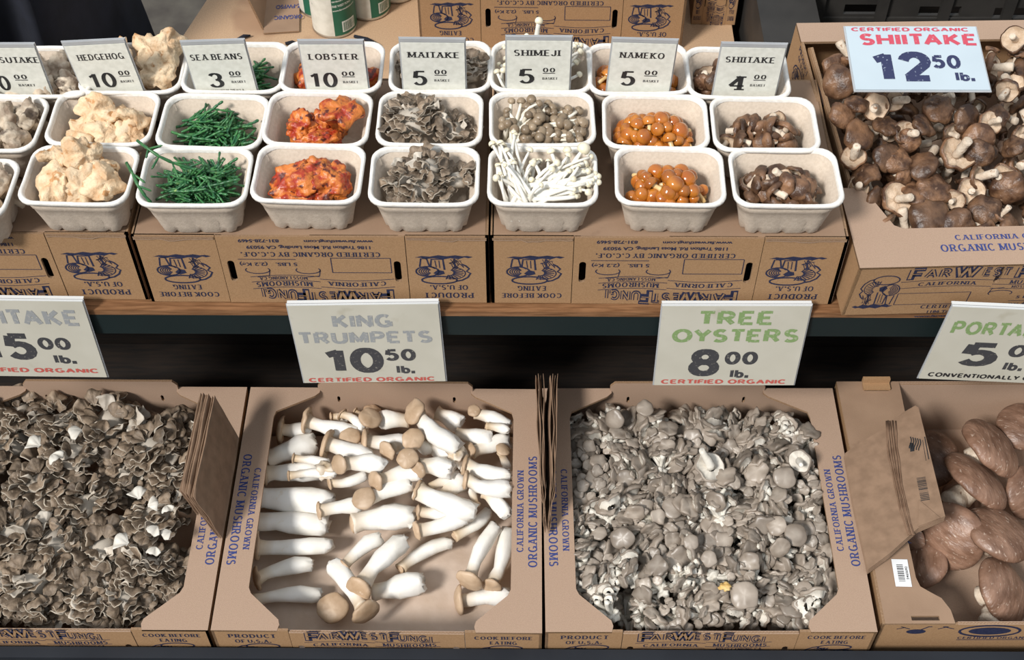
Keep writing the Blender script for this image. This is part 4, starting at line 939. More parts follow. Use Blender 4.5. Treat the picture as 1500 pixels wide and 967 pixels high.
# ---------------------------------------------------------------- maitake clumps
def frond(seed, L=.020, W=.018):
    rr = random.Random(seed); nu, nv = 6, 11; top = []; ph = rr.uniform(0, 6); fq = rr.uniform(2.5, 4.5); cu = rr.uniform(.1, .7); am = math.radians(rr.uniform(38, 62)); ph2 = rr.uniform(0, 6)
    for i in range(nu+1):
        u = i/nu
        for j in range(nv+1):
            v = -1+2*j/nv; f = 1-.10*v*v+.07*math.sin(v*5+ph); q = u*f
            x = L*q*math.sin(v*am*(1.1-.25*u)); y = L*(.12+q*math.cos(v*am))*.9
            z = L*(.13*u*u*math.sin(v*fq+ph)+.05*u*math.sin(v*9+ph2)-cu*.45*u**3+.22*v*v*u*(1-.5*u))
            top.append(Vector((x+(v*.0015 if i == 0 else 0), y, z)))
    n = nv+1; N = len(top); V = top+[p-Vector((0, 0, .0010+.0014*(1-(i//n)/nu))) for i, p in enumerate(top)]; Fc = []; mi = []
    for i in range(nu):
        for j in range(nv):
            a = i*n+j; Fc.append((a, a+1, a+n+1, a+n)); mi.append(0); Fc.append((N+a, N+a+n, N+a+n+1, N+a+1)); mi.append(1)
    for j in range(nv): a = nu*n+j; Fc.append((a, a+1, N+a+1, N+a)); mi.append(2)
    for i in range(nu):
        a = i*n; Fc.append((a, a+n, N+a+n, N+a)); mi.append(1); a = i*n+nv; Fc.append((a, N+a, N+a+n, a+n)); mi.append(1)
    return mesh('frond', V, Fc, [MK_T, MK_U, MK_R], True, mi)
FR = [frond(s, L=.0125+.0022*(s % 4)) for s in range(12)]
CORE = lump('core', MK_U, 5, 1, 1, 1, .2, 2.5, 2)
def clump(M, R, n, rr, label, group, fs=1.0, flat=.75, lean=0.0, cat='mushroom'):
    root = thing('maitake_clump', label, cat, M, group)
    obj('core', CORE, root, SCL((R*.62, R*.62, R*.46)))
    for k in range(n):
        z = 1-(k+.5)/n*1.10; a = k*2.39996+rr.uniform(-.3, .3); s = math.sqrt(max(0, 1-z*z)); d = Vector((s*math.cos(a), s*math.sin(a), z))
        lump_ = 1+.22*noise.noise(d*2.2+Vector((M[0][3]*50, M[1][3]*50, 0)))*2
        p = Vector((d.x*R*.74, d.y*R*.74, d.z*R*flat*.74))*lump_
        tg = Vector((d.x, d.y, 0)); tg = tg.normalized() if tg.length > .05 else Vector((1, 0, 0))
        y = (d*.45+tg*.55+Vector((rr.uniform(-.55, .55), rr.uniform(-.55, .55), rr.uniform(-.1, .5)))).normalized()
        nn = (d*.7+Vector((0, 0, 1))*.6-tg*.15+Vector((rr.uniform(-.4, .4), rr.uniform(-.4, .4), 0)))
        if rr.random() < .09: nn = -nn
        x = y.cross(nn).normalized(); zz = x.cross(y)
        f = rr.uniform(.75, 1.25)*fs
        obj('frond', rr.choice(FR), root, frame(p, x, y, zz) @ SCL(f))
    return root
for row, lst in (('front', [(-.008, -.002, .040, .036, 100, 'dark maitake clump filling the front-row basket'), (.034, .006, .044, .018, 26, 'paler small maitake clump at the right of the front-row basket'), (.004, .012, .058, .020, 30, 'maitake clump on top at the back of the front-row basket')]),
                 ('middle', [(-.018, .000, .050, .034, 90, 'big grey maitake clump bulging over the left rim of the middle-row basket'), (.028, -.004, .040, .022, 40, 'maitake clump at the right of the middle-row basket')]),
                 ('back', [(-.018, .008, .044, .034, 60, 'maitake clump left behind its price tag in the back-row basket'), (.030, .002, .046, .028, 50, 'maitake clump right of its price tag in the back-row basket')])):
    for j, (x, y, z, R, n, lab) in enumerate(lst):
        clump(BC[(row, 'maitake')] @ T(x, y, z) @ RX(-.1), R, n, random.Random(len(row)*10+j), lab, None, .78, .8)
rr = random.Random(77)
ORD = ['first', 'second', 'third', 'fourth', 'fifth', 'sixth', 'seventh', 'eighth', 'ninth', 'tenth', 'eleventh', 'twelfth', 'thirteenth']
def rank(pts, tol):                       # pts (x, y): rows from the back, then place from the left in each row
    rows = []
    for i in sorted(range(len(pts)), key=lambda i: pts[i][1]):
        if rows and pts[i][1]-pts[rows[-1][0]][1] < tol: rows[-1].append(i)
        else: rows.append([i])
    out = {}
    for a, r_ in enumerate(rows):
        for b, i in enumerate(sorted(r_, key=lambda i: pts[i][0])): out[i] = (ORD[a], ORD[b])
    return out
MKP = [(20, 650, .070, .050), (110, 668, .085, .052), (160, 625, .100, .050), (225, 660, .090, .046), (60, 720, .075, .052), (190, 700, .072, .046), (130, 745, .080, .048), (235, 760, .100, .052), (20, 790, .080, .048), (80, 800, .078, .046),
                       (150, 810, .082, .048), (215, 835, .070, .044), (255, 850, .072, .034), (50, 860, .074, .050), (120, 868, .074, .048), (190, 880, .066, .042), (5, 884, .062, .040), (70, 886, .056, .036), (145, 888, .056, .036), (90, 625, .080, .044), (30, 610, .075, .04), (262, 640, .085, .035), (262, 700, .080, .036), (-40, 690, .07, .05), (-50, 780, .07, .05), (-45, 860, .07, .05)]
RK = rank([(p[0], p[1]) for p in MKP], 34)
for j, (px, py, z, R) in enumerate(MKP):
    z += rr.uniform(-.012, .010)
    c = at(px, py, z)
    clump(T(c) @ RX(rr.uniform(-.35, .1)) @ RY(rr.uniform(-.25, .25)) @ RZ(rr.uniform(0, 6)), R*.80, 72, rr, 'ruffled brown-grey maitake clump, %s row from the back, %s from the left' % RK[j], 'maitake clumps in the open left box', rr.uniform(1.0, 1.35), .8)
def flakes(pts, lab):
    for (px, py, z, a, s) in pts:
        c = at(px, py, z); thing('maitake_fragment', lab, 'mushroom', T(c) @ RZ(a) @ RX(.5) @ SCL((s*1.35, s*1.0, s*1.2)), 'broken white maitake pieces', mesh('maitake_fragment', [v.co for v in FR[1].vertices], [tuple(p.vertices) for p in FR[1].polygons], MT_W))
MT_W = mat('torn_maitake_flesh', (.58, .54, .47), (.70, .66, .59), scale=80, rough=.6)
flakes([(205, 733, .15, .4, 1.2), (232, 770, .152, 2.6, 1.0), (190, 798, .148, 1.2, 1.3), (228, 800, .148, 3.0, .9), (252, 778, .148, 2.2, .9), (215, 742, .152, 5, 1.0), (243, 740, .15, 3.6, .8), (60, 655, .13, 1, 1.3), (75, 665, .13, 4, 1.1), (122, 630, .145, 2, 1.2)], 'torn white maitake piece on top of the left box of maitake')

# ---------------------------------------------------------------- king trumpets
TOC = (-_fw)
def cdir(ang, tau):      # direction tilted tau away from the viewer's line, towards image angle ang (degrees, 0 right, 90 up)
    a = math.radians(ang); t = math.radians(tau); return (TOC*math.cos(t)+(_R*math.cos(a)+_U*math.sin(a))*math.sin(t)).normalized()
def trumpet(cx, cy, bx_, by_, hw, cr, z, bend, lab, face=None, z2=None):
    z /= 1000; z2 = z if math.hypot(cx-bx_, cy-by_) > 38 or face is None else z-.030
    P0, P1 = at(cx, cy, z), at(bx_, by_, z2); k = mpp(P0); sd = int(cx*7+cy); rr = random.Random(sd)
    ax = (P0-P1).normalized(); side = ax.cross(Vector((0, 0, 1))).normalized()
    L = (P0-P1).length; hw *= k*.97; cr *= k*.97
    P = []; R = []
    prof = ((0, max(hw*.9, cr*.62)), (.06, max(hw*.8, cr*.42)), (.15, hw*.76), (.3, hw*.80), (.5, hw*.96), (.7, hw*1.06), (.88, hw*.98), (.97, hw*.80), (1, hw*.55))
    for t, r in prof:
        P.append(P0.lerp(P1, t)+side*(bend*k*4*t*(1-t))-P0); R.append(r)
    V, Fc = tube_vf(P, R, 16, True, .92)
    for i, v in enumerate(V):
        t = (i//16)/8; nv = noise.noise_vector(Vector((v.x*60+sd, v.y*60, v.z*60)))
        V[i] = v+nv*hw*.24+(noise.noise_vector(v*260)*hw*.45 if t > .85 else Vector())
    root = thing('king_trumpet', lab, 'mushroom', T(P0))
    obj('stem', mesh('stem', V, Fc, KT_S), root)
    if cr > 0:
        d = face or (ax+TOC*.12).normalized()
        me = cap_mesh('cap', cr, cr*.32, [KT_C, KT_G], n=24, seed=sd % 50, amp=.10, wave=.10, inroll=.35, hollow=-.4, gill=.0002, neck=.4)
        obj('cap', me, root, T(Vector(d)*(hw*.75 if face else cr*.02)) @ ori(d, rr.uniform(0, 6)))
    return root
KT = [  # cap px, base px, half width px, cap radius px, height mm, bend px, label
 (412, 630, 455, 632, 12, 23, 72, 0, 'dark-capped king trumpet in the back left corner under the flap', None),
 (450, 616, 524, 634, 12, 21, 88, -4, 'king trumpet lying at the back left with its cap seen edge-on', None),
 (392, 672, 462, 648, 17, 0, 70, 0, 'stout flared king trumpet stem without visible cap at the back left', None),
 (430, 671, 482, 678, 7, 8, 88, 0, 'thin small king trumpet lying across the stout stem, back left', None),
 (390, 694, 470, 690, 15, 17, 66, 0, 'king trumpet reaching under the left flap with its cap in shadow', None),
 (423, 697, 492, 694, 8, 8, 92, 3, 'thin king trumpet with a torn white base on the left side', None),
 (480, 650, 545, 672, 14, 23, 92, 0, 'king trumpet with a wide tan cap turned left, left of centre', None),
 (513, 644, 540, 640, 8, 17, 88, 0, 'round tan king trumpet cap facing up near the back', cdir(100, 30)),
 (536, 648, 604, 650, 15, 21, 90, 0, 'king trumpet with a thin upright cap edge near the back', None),
 (485, 611, 512, 612, 7, 8, 76, 0, 'tiny king trumpet half hidden at the back', None),
 (501, 607, 533, 630, 8, 10, 92, 4, 'slim king trumpet curving forward at the back', None),
 (520, 603, 546, 616, 6, 7, 84, 0, 'slender pale king trumpet at the very back', None),
 (545, 606, 570, 620, 8, 14, 80, 0, 'small tan king trumpet cap at the very back', cdir(80, 55)),
 (541, 616, 520, 640, 9, 18, 98, 0, 'wide tan king trumpet cap seen from above near the back', cdir(60, 45)),
 (599, 616, 553, 616, 14, 11, 84, 0, 'pale thick king trumpet lying along the back wall', None),
 (614, 607, 672, 655, 15, 20, 112, -8, 'prominent king trumpet running diagonally from its tan cap at the back', cdir(150, 50)),
 (640, 605, 676, 622, 14, 0, 84, 0, 'grey-white king trumpet stem by the back wall', None),
 (622, 652, 668, 676, 14, 0, 84, 3, 'greyish king trumpet stem right of the round caps', None),
 (604, 645, 630, 660, 10, 17, 112, 0, 'oval tan king trumpet cap behind the round one', cdir(60, 20)),
 (597, 672, 612, 690, 9, 16, 118, 0, 'round tan king trumpet cap facing up, centre of the heap', cdir(90, 12)),
 (616, 684, 664, 690, 15, 15, 104, 4, 'king trumpet with tan cap bent over its grey stem, beside the round cap', cdir(220, 35)),
 (572, 658, 592, 648, 11, 15, 108, 0, 'ragged-edged tan king trumpet cap left of the oval cap', cdir(200, 40)),
 (696, 605, 744, 626, 12, 10, 96, 3, 'king trumpet with a small round cap in the back right corner', cdir(110, 30)),
 (712, 624, 745, 632, 7, 5, 104, 3, 'tiny king trumpet lying on the one in the back right corner', None),
 (668, 636, 723, 644, 13, 0, 92, 0, 'white king trumpet stem with a ragged base, back right', None),
 (690, 664, 746, 644, 13, 15, 86, 3, 'king trumpet with its cap low against the right side', cdir(150, 45)),
 (735, 662, 746, 690, 8, 12, 92, 0, 'brownish king trumpet cap by the right flap', cdir(60, 50)),
 (682, 681, 746, 696, 13, 16, 104, -5, 'upper of two curved king trumpets reaching the right flap', None),
 (683, 703, 748, 715, 13, 15, 112, -7, 'lower of two curved king trumpets reaching the right flap', None),
 (504, 679, 562, 683, 13, 16, 108, 4, 'king trumpet with a pale tan cap bent down, left of centre', cdir(190, 40)),
 (483, 708, 536, 696, 8, 10, 84, -5, 'small curved king trumpet under the pale-capped one', None),
 (558, 703, 618, 692, 13, 17, 100, 4, 'king trumpet with a split tan cap at the centre', cdir(190, 50)),
 (536, 733, 602, 708, 13, 18, 92, 3, 'king trumpet with a square tan cap facing up', cdir(120, 25)),
 (612, 718, 696, 748, 16, 16, 92, -5, 'long white king trumpet running right from its tilted cap', None),
 (628, 714, 674, 694, 8, 0, 84, 0, 'narrow white king trumpet stem lying behind the long one', None),
 (650, 728, 680, 700, 16, 0, 78, 0, 'broad white king trumpet stem slanting up, right of centre', None),
 (710, 722, 744, 756, 12, 0, 90, 3, 'white king trumpet stem slanting down at the right flap', None),
 (698, 740, 690, 718, 6, 7, 84, 0, 'small king trumpet hanging cap down near the right flap', None),
 (372, 728, 490, 738, 21, 0, 52, 0, 'fattest white king trumpet stem, lying on the left side', None),
 (372, 765, 480, 772, 17, 0, 46, 4, 'thick white king trumpet stem below the fattest one', None),
 (377, 801, 488, 798, 13, 22, 42, -3, 'king trumpet on the left with its tan cap edge under the flap', None),
 (377, 848, 458, 826, 13, 19, 40, 6, 'curved king trumpet on the left with a brown cap in shadow', None),
 (372, 880, 470, 874, 13, 8, 32, 6, 'lowest curved white king trumpet along the left side', None),
 (468, 748, 530, 738, 12, 14, 74, 0, 'king trumpet with a small tan cap left of the square cap', None),
 (517, 767, 607, 758, 19, 15, 66, 5, 'very stout king trumpet with a folded pale cap', None),
 (586, 750, 665, 748, 9, 0, 60, 0, 'king trumpet stem behind the pair with upright caps', None),
 (613, 750, 668, 754, 11, 13, 70, 0, 'upper of two king trumpets with upright caps, right of centre', None),
 (611, 777, 682, 758, 13, 15, 78, -3, 'lower of two king trumpets with upright caps, right of centre', None),
 (666, 786, 717, 748, 10, 7, 54, -4, 'slim king trumpet slanting down left below the two upright caps', None),
 (587, 834, 662, 794, 12, 9, 40, 8, 'S-curved king trumpet lying alone on the bare paper', None),
 (504, 831, 560, 787, 12, 14, 62, 7, 'curved king trumpet behind the two crossing ones', None),
 (532, 855, 594, 790, 17, 22, 72, 5, 'large king trumpet slanting down to a broad tan cap', cdir(225, 40)),
 (545, 868, 622, 852, 18, 0, 42, 0, 'short cut king trumpet stem under the broad tan cap', None),
 (530, 890, 486, 826, 15, 23, 62, -3, 'king trumpet pointing down with a tan cap at the front', cdir(315, 55)),
 (489, 892, 500, 880, 8, 24, 38, 0, 'loose brown king trumpet cap with a torn rim at the front', cdir(110, 20)),
 (687, 850, 729, 770, 13, 22, 56, 6, 'left of the leaning pair of king trumpets at the right side', None),
 (720, 858, 744, 774, 13, 16, 46, -5, 'right of the leaning pair of king trumpets at the right side', None),
 (673, 879, 748, 872, 13, 23, 30, 0, 'king trumpet lying in the front right corner with an upright cap', None),
]
for a in KT: trumpet(*a[:9], face=a[9])
thing('torn_mushroom_piece', 'torn white clump of king trumpet bases on the left side', 'mushroom', T(at(478, 688, .094)) , None, lump('base', KT_S, 3, .013, .010, .008, .5, 3, 3, .4))
thing('torn_mushroom_piece', 'torn white clump of king trumpet bases at the right of the heap', 'mushroom', T(at(668, 668, .100)), None, lump('base', KT_S, 6, .012, .016, .010, .5, 3, 3, .4))

# ---------------------------------------------------------------- tree oysters
OYP = [cap_mesh('cap', .0105*s, .0030*s, [OY_C, OY_G], n=20, seed=30+i, amp=.22, wave=.26, inroll=.6, hollow=-2.6, gill=.0004, neck=.40, dimple=.5, rings=5) for i, s in enumerate((1.1, .85, .7, 1.3, .95, .75, 1.5, .6))]
OYRAD = [.0100*s for s in (1, .8, .65, 1.15, .9, .7, 1.3, .55)]
def oyster(M, R, n, rr, label, group, big=1.0, up=.6, name='oyster_clump'):
    root = thing(name, label, 'mushroom', M, group)
    sb_ = MB(); cd_ = rdir(rr, .1, .75)
    for k in range(n):
        z = 1-(k+.5)/n*1.0; a = k*2.39996+rr.uniform(-.4, .4); s = math.sqrt(max(0, 1-z*z))
        d = Vector((s*math.cos(a), s*math.sin(a), z*.8)); p = d*R*rr.uniform(.8, 1.12)
        i = rr.randrange(8); sc = rr.uniform(.75, 1.1)*big
        nn = (d*.55+cd_*.75+Vector((rr.uniform(-.4, .4), rr.uniform(-.4, .4), rr.uniform(-.3, .3)))).normalized()
        mid = p*.5+Vector((0, 0, -.004)); b = Vector((rr.uniform(-.004, .004), rr.uniform(-.004, .004), -.012))
        e = p-nn*.005; mid = p*.55-nn*.008
        sb_.add(*tube_vf(bez(b, mid, e, 5), [.0036*big, .0030*big, .0027*big, .0028*big, .0033*big, .0042*big], 7))
        obj('cap', OYP[i], root, T(p) @ ori(nn, rr.uniform(0, 6)) @ SCL(sc))
    obj('stems', sb_.mesh('stems', OY_S, True), root)
    obj('base', CORE_O, root, T(0, 0, -.014) @ SCL(R*.42))
    return root
CORE_O = lump('base', OY_S, 4, 1, 1, .8, .4, 2.6, 3)
rr = random.Random(12)
cl = [(-1+2*(i+.5+rr.uniform(-.3, .3)+(.25 if j % 2 else -.25))/9, 1-2*(j+.5+rr.uniform(-.3, .3))/9, ORD[j], ORD[i]) for j in range(9) for i in range(9)]
for k, (x, y, rw, cn) in enumerate(cl):
    X = .0331+BW/2+x*.160; Y = .7316+BD/2-.002+y*.148
    z = .076+.022*(1-x*x)*(1-y*y)+.012*max(0, y)+rr.uniform(-.006, .006)
    inv = rr.random() < .34
    M = T(X, Y, z) @ RX(rr.uniform(-.7, .3)) @ RY(rr.uniform(-.5, .5)) @ RZ(rr.uniform(0, 6))
    if inv: M = T(X, Y, z+.012) @ RZ(rr.uniform(0, 6)) @ RX(1.25+rr.uniform(-.3, .3)) @ RZ(rr.uniform(0, 6))
    oyster(M, .025, 17, rr, ('oyster clump on its side, pale stems showing, %s row from back, %s from left' if inv else 'clump of taupe-capped tree oysters, %s row from the back, %s from the left') % (rw, cn),
           ('sideways oyster clumps in the tree oyster box' if inv else 'upright oyster clumps in the tree oyster box'), rr.choice((.9, 1.0, 1.0, 1.15)))
for j in range(6):
    for i in range(7):
        M = T(.0331+BW/2+(-1+2*(i+.5)/7)*.165, .7316+BD/2+(-1+2*(j+.5)/6)*.148, .048+rr.uniform(-.006, .006)) @ RX(rr.uniform(-.5, .5)) @ RZ(rr.uniform(0, 6))
        oyster(M, .027, 8, rr, 'oyster clump buried under the others, glimpsed only in gaps of the heap', 'buried oyster clumps in the tree oyster box', 1.1)
def big_oyster(px, py, z, r, ang, tau, lab, under=False):
    c = at(px, py, z); k = mpp(c)*r; d = cdir(ang, tau)
    me = cap_mesh('cap', k, k*.3, [OY_C, OY_G], n=30, seed=px, amp=.12, wave=.10, inroll=.4, hollow=-.3, gill=.0006, neck=.3, dimple=.15, rings=10)
    root = thing('oyster_mushroom', lab, 'mushroom', T(c))
    obj('cap', me, root, ori(-d if under else d)); st = stem_mesh(k*.20, k*1.25, OY_S, px, .5, top=1.6, base=.9)
    obj('stem', st, root, ori(-d if under else d) @ T(0, 0, -k*.1) @ RX(.5))
big_oyster(1149, 700, .135, 17, 90, 12, 'palest round oyster cap facing up at the upper right of its box')
big_oyster(1165, 784, .128, 17, 90, 20, 'large flat beige oyster cap at the right of its box')
big_oyster(1040, 685, .132, 24, 60, 35, 'big fan-shaped oyster showing its gills near the back of its box', True)
big_oyster(1090, 872, .128, 21, 120, 15, 'broad grey oyster cap near the front centre of its box')
big_oyster(985, 744, .130, 16, 100, 25, 'smooth oval taupe oyster cap left of centre')
big_oyster(912, 788, .126, 17, 160, 20, 'pale cupped oyster cap at the left of its box')
big_oyster(1048, 735, .134, 16, 200, 45, 'upright oyster cap turned left at the centre')
big_oyster(1012, 795, .130, 12, 90, 12, 'round oyster cap with a dark dimple, upper of two near the centre')
big_oyster(1039, 819, .130, 12, 90, 12, 'round oyster cap with a dark dimple, lower of two near the centre')
big_oyster(1138, 770, .130, 15, 130, 25, 'oyster cap beside the large flat beige one')
big_oyster(1143, 803, .130, 16, 300, 25, 'broad taupe oyster cap below the large flat beige one')
big_oyster(1172, 675, .134, 18, 200, 40, 'gilled oyster fan near the back right of its box', True)
big_oyster(901, 615, .135, 15, 200, 35, 'oyster cap at the back left top of the heap')
big_oyster(945, 598, .148, 14, 90, 30, 'topmost oyster cap at the back of the heap')
c = at(1062, 859, .135); thing('leaf_scrap', 'small yellow scrap lying among the tree oysters near the front', 'scrap', T(c), None, lump('leaf_scrap', mat('yellow_scrap', (.60, .36, .10), (.70, .50, .22), scale=100), 2, .007, .006, .002, .4, 3, 3))

# ---------------------------------------------------------------- portobellos
def portobello(px, py, a, b, ang, z, lab, stem=None):
    z /= 1000; c = at(px, py, z); k = mpp(c); r = a*k; q = min(.97, max(.35, (b/a-.22)/.78)); tau = math.degrees(math.acos(q))
    d = cdir(ang, tau); root = thing('portobello_mushroom', lab, 'mushroom', T(c))
    cm, gm = cap_mesh('cap', r, r*.42, [PO_C, PO_G], n=40, seed=px % 40, amp=.025, wave=.03, inroll=.14, hollow=.25, gill=.0008, split=True, rings=9)
    O_ = ori(d)@ T(0, 0, -r*.2)
    obj('cap', cm, root, O_); obj('gills', gm, root, O_)
    obj('stem', stem_mesh(r*.26, r*.75, SH_S, px % 30, .15, n=14, top=1.0, base=1.15), root, O_ @ T(0, 0, r*.1))
for a in [(1458, 650, 51, 34, 48, 96, 'big oval portobello tilted at the upper right of its box'), (1437, 698, 55, 30, 52, 84, 'portobello showing its gilled edge, below the big oval one'),
          (1362, 672, 42, 38, 150, 52, 'dark portobello half hidden behind the paper bags'), (1390, 788, 51, 41, 190, 66, 'rounded portobello standing right of the barcode end of the bags'),
          (1468, 776, 52, 36, 70, 84, 'wide portobello with a torn gilled rim at the right'), (1477, 864, 52, 40, 30, 62, 'lowest portobello at the right with its stem showing'),
          (1500, 622, 38, 34, 100, 84, 'portobello cut off at the right edge, uppermost'), (1506, 722, 40, 34, 10, 52, 'dark portobello cut off at the right edge below the upper two'),
          (1350, 826, 36, 26, 130, 42, 'flat portobello low beneath the rounded one'), (1332, 792, 22, 18, 200, 46, 'small portobello glimpsed below the paper bags'),
          (1410, 730, 30, 24, 60, 28, 'portobello under the gilled-edge one, mostly hidden')]: portobello(*a)
c = at(1410, 722, .055); o = thing('mushroom_stem', 'thick pale portobello stem sticking out below the second cap', 'stem', T(c), None, stem_mesh(.015, .03, SH_S, 4, .1, n=16))
o.matrix_world = T(c) @ ori(cdir(215, 60) * -1)
c = at(1456, 893, .045); o = thing('mushroom_stem', 'pale cut stem under the lowest portobello', 'stem', T(c), None, stem_mesh(.012, .026, SH_S, 9, .1, n=16))
o.matrix_world = T(c) @ ori(cdir(225, 55) * -1)

# ---------------------------------------------------------------- loose shiitake in the big box
BS = [mush_spec('shiitake_mushroom', .0200*s, .0085*s, (SH_C, SH_G, SH_S), .026, .0048, 70+i, '', split=True, amp=.14, wave=.20, inroll=.38, hollow=.35, gill=.0006, n=26) for i, s in enumerate((1, .82, 1.12, .72, .92, .62))]
SHZ = lambda x, y: .5
def big_shi(px, py, r, up, ang, tau, lab=None, z=None):
    # height of the heap's surface above the shelf at this place
    yy = at(px, py, .47).y; zz = z or (.466+.074*max(0, min(1, (yy-1.05)/.25)))
    c = at(px, py, zz); d = cdir(ang, tau); k = mpp(c)*r
    s = k/.0205; sp = BS[(px*3+py) % 5]
    base = (1, .82, 1.12, .72, .92, .62)[(px*3+py) % 5]; s = k/(.0200*base)
    return inst(sp, T(c) @ ori(d if up else -d, (px*py) % 6) @ SCL(s), lab or ('brown shiitake lying cap up on the heap in the tilted box' if up else 'shiitake lying gills up on the heap in the tilted box'), 'mushroom', None if lab else ('cap-up shiitake in the tilted box' if up else 'gills-up shiitake in the tilted box'))
rr = random.Random(31)
big_shi(1375, 160, 23, True, 80, 12, 'largest smooth dark round shiitake cap behind the sign')
big_shi(1229, 121, 25, True, 200, 30, 'purplish-brown shiitake cap at the back left corner of its box')
big_shi(1362, 320, 32, True, 100, 8, 'largest flat brown shiitake cap at the front of the heap')
big_shi(1401, 227, 27, False, 60, 25, 'pale gilled shiitake with curled rim, right of centre')
big_shi(1315, 292, 26, False, 30, 20, 'big shiitake with gills and stem up near the front')
big_shi(1402, 333, 28, True, 280, 15, 'broad tan shiitake cap at the front edge')
L1 = [(1299, 231, 22), (1350, 243, 24), (1258, 199, 24), (1299, 185, 20), (1353, 185, 20), (1433, 204, 24), (1433, 226, 22), (1484, 215, 18), (1234, 169, 20), (1416, 175, 22), (1368, 278, 27), (1266, 257, 24), (1314, 235, 22), (1476, 276, 26), (1283, 292, 20), (1443, 308, 24), (1440, 340, 20), (1479, 334, 22), (1323, 262, 15), (1255, 152, 18), (1333, 205, 18)]
RK = rank(L1, 30)
for i, (x, y, r) in enumerate(L1):
    big_shi(x, y, r, True, rr.uniform(0, 360), rr.uniform(10, 55), 'brown shiitake cap up in the tilted box, %s row from back, %s from left' % RK[i])
L2 = [(1283, 156, 21), (1326, 196, 20), (1250, 231, 19), (1476, 132, 18), (1301, 336, 24), (1431, 260, 18), (1257, 275, 17), (1398, 293, 16), (1422, 281, 21), (1467, 316, 18), (1470, 257, 18), (1450, 180, 18), (1392, 196, 16), (1310, 148, 16)]
RK = rank(L2, 30)
for i, (x, y, r) in enumerate(L2):
    big_shi(x, y, r, False, rr.uniform(0, 360), rr.uniform(5, 60), 'shiitake gills up in the tilted box, %s row from back, %s from left' % RK[i])
for layer, (n_, dz) in enumerate(((85, .050), (85, .032), (12, .014))):
    for x, y in spread(n_, lambda a, b: True, rr, 8):
        px = .032+(x+1)/2*.34; py = .078+(y+1)/2*.265
        zz = SH-dz+.004+.035*max(0, (py-.08)/.28)
        up = rr.random() < .55; d = rdir(rr, .1, 1)
        if not up: d = -d
        inst(rr.choice(BS), SM @ T(px, py, zz) @ ori(d, rr.uniform(0, 6)) @ SCL(rr.uniform(.7, 1.1)), 'brown shiitake filling the tilted box beneath the top ones' , 'mushroom', 'shiitake filling the tilted box')

# ---------------------------------------------------------------- paper bags
def sheet(nm, c, th, seed, wav=.0015, n=10):       # c: four corners (a,b along the bottom, c,d along the top)
    V = []; Fc = []
    c = [Vector(p) for p in c]; nrm = (c[1]-c[0]).cross(c[3]-c[0]).normalized()
    for s_ in (1, 0):
        for i in range(n+1):
            for j in range(n+1):
                u, v = i/n, j/n; p = c[0].lerp(c[1], u).lerp(c[3].lerp(c[2], u), v)
                V.append(p+nrm*(wav*noise.noise(Vector((u*3+seed, v*3, seed)))*2+(th*.5 if s_ else -th*.5)*(1-.6*abs(2*u-1)**4)))
    N = (n+1)**2
    for i in range(n):
        for j in range(n):
            a = i*(n+1)+j; Fc.append((a, a+n+1, a+n+2, a+1)); a += N; Fc.append((a, a+1, a+n+2, a+n+1))
    for i in range(n):
        for a in (i, n*(n+1)+i): Fc.append((a, a+1, a+1+N, a+N))
        for a in (i*(n+1), i*(n+1)+n): Fc.append((a, a+n+1, a+n+1+N, a+N))
    return mesh(nm, V, Fc, PAPER)
g1 = at(326, 790, .118); g2 = at(350, 643, .118)
for k, (dx, lab) in enumerate(((0, 'nearest'), (-9, 'middle'), (-17, 'farthest'))):
    t1 = at(283+dx, 727-abs(dx)*.5, .205); t2 = at(314+dx, 579-abs(dx)*.25, .205)
    off = Vector((dx*.00025, 0, .001)); t = thing('paper_bag', 'folded brown paper bag wedged beside the maitake box, %s of the three' % lab, 'paper bag')
    obj('bag_body', sheet('bag_body', (g1+off, g2+off, t2, t1), .002, k+1, .001), t)
    obj('gusset', sheet('gusset', (g1.lerp(t1, .48)+off*1.0+Vector((-.002, 0, 0)), g2.lerp(t2, .48)+off+Vector((-.002, 0, 0)), t2+Vector((-.003, 0, -.001)), t1+Vector((-.003, 0, -.001))), .001, k+5, .001), t)
for bi, (xt, xb, zt_, lab) in enumerate(((.027, .0335, .172, 'left'), (.0465, .0375, .172, 'right'))):
    t = thing('paper_bag_bundle', 'bundle of brown paper bags standing between king trumpet and oyster boxes, %s of the two' % lab, 'paper bags')
    for k in range(4):
        o_ = (k-1.5)*.0030
        yb = .864
        obj('bag', sheet('bag', ((xb+o_*.15, yb, .122), (xb+o_*.5, 1.06, .118), (xt+o_*1.1, 1.075, zt_+.004*(k % 2)), (xb+o_*.6+(xt-xb)*.6, .90, .180)), .0012, bi*5+k, .0018, 14), t)
pa, pb_, pc_ = at(1272, 835, .1225), at(1238, 665, .1225), at(1385, 757, .168)
bn = (pc_-pa).cross(pb_-pa).normalized()
if bn.z < 0: bn = -bn
bx_ = (pc_-pa); bx_ = (bx_-bn*bx_.dot(bn)).normalized(); by_ = bn.cross(bx_)
def bl(x, y): p = onp(x, y, pa, bn)-pa; return (p.dot(bx_), p.dot(by_))
BM = frame(pa, bx_, by_, bn)
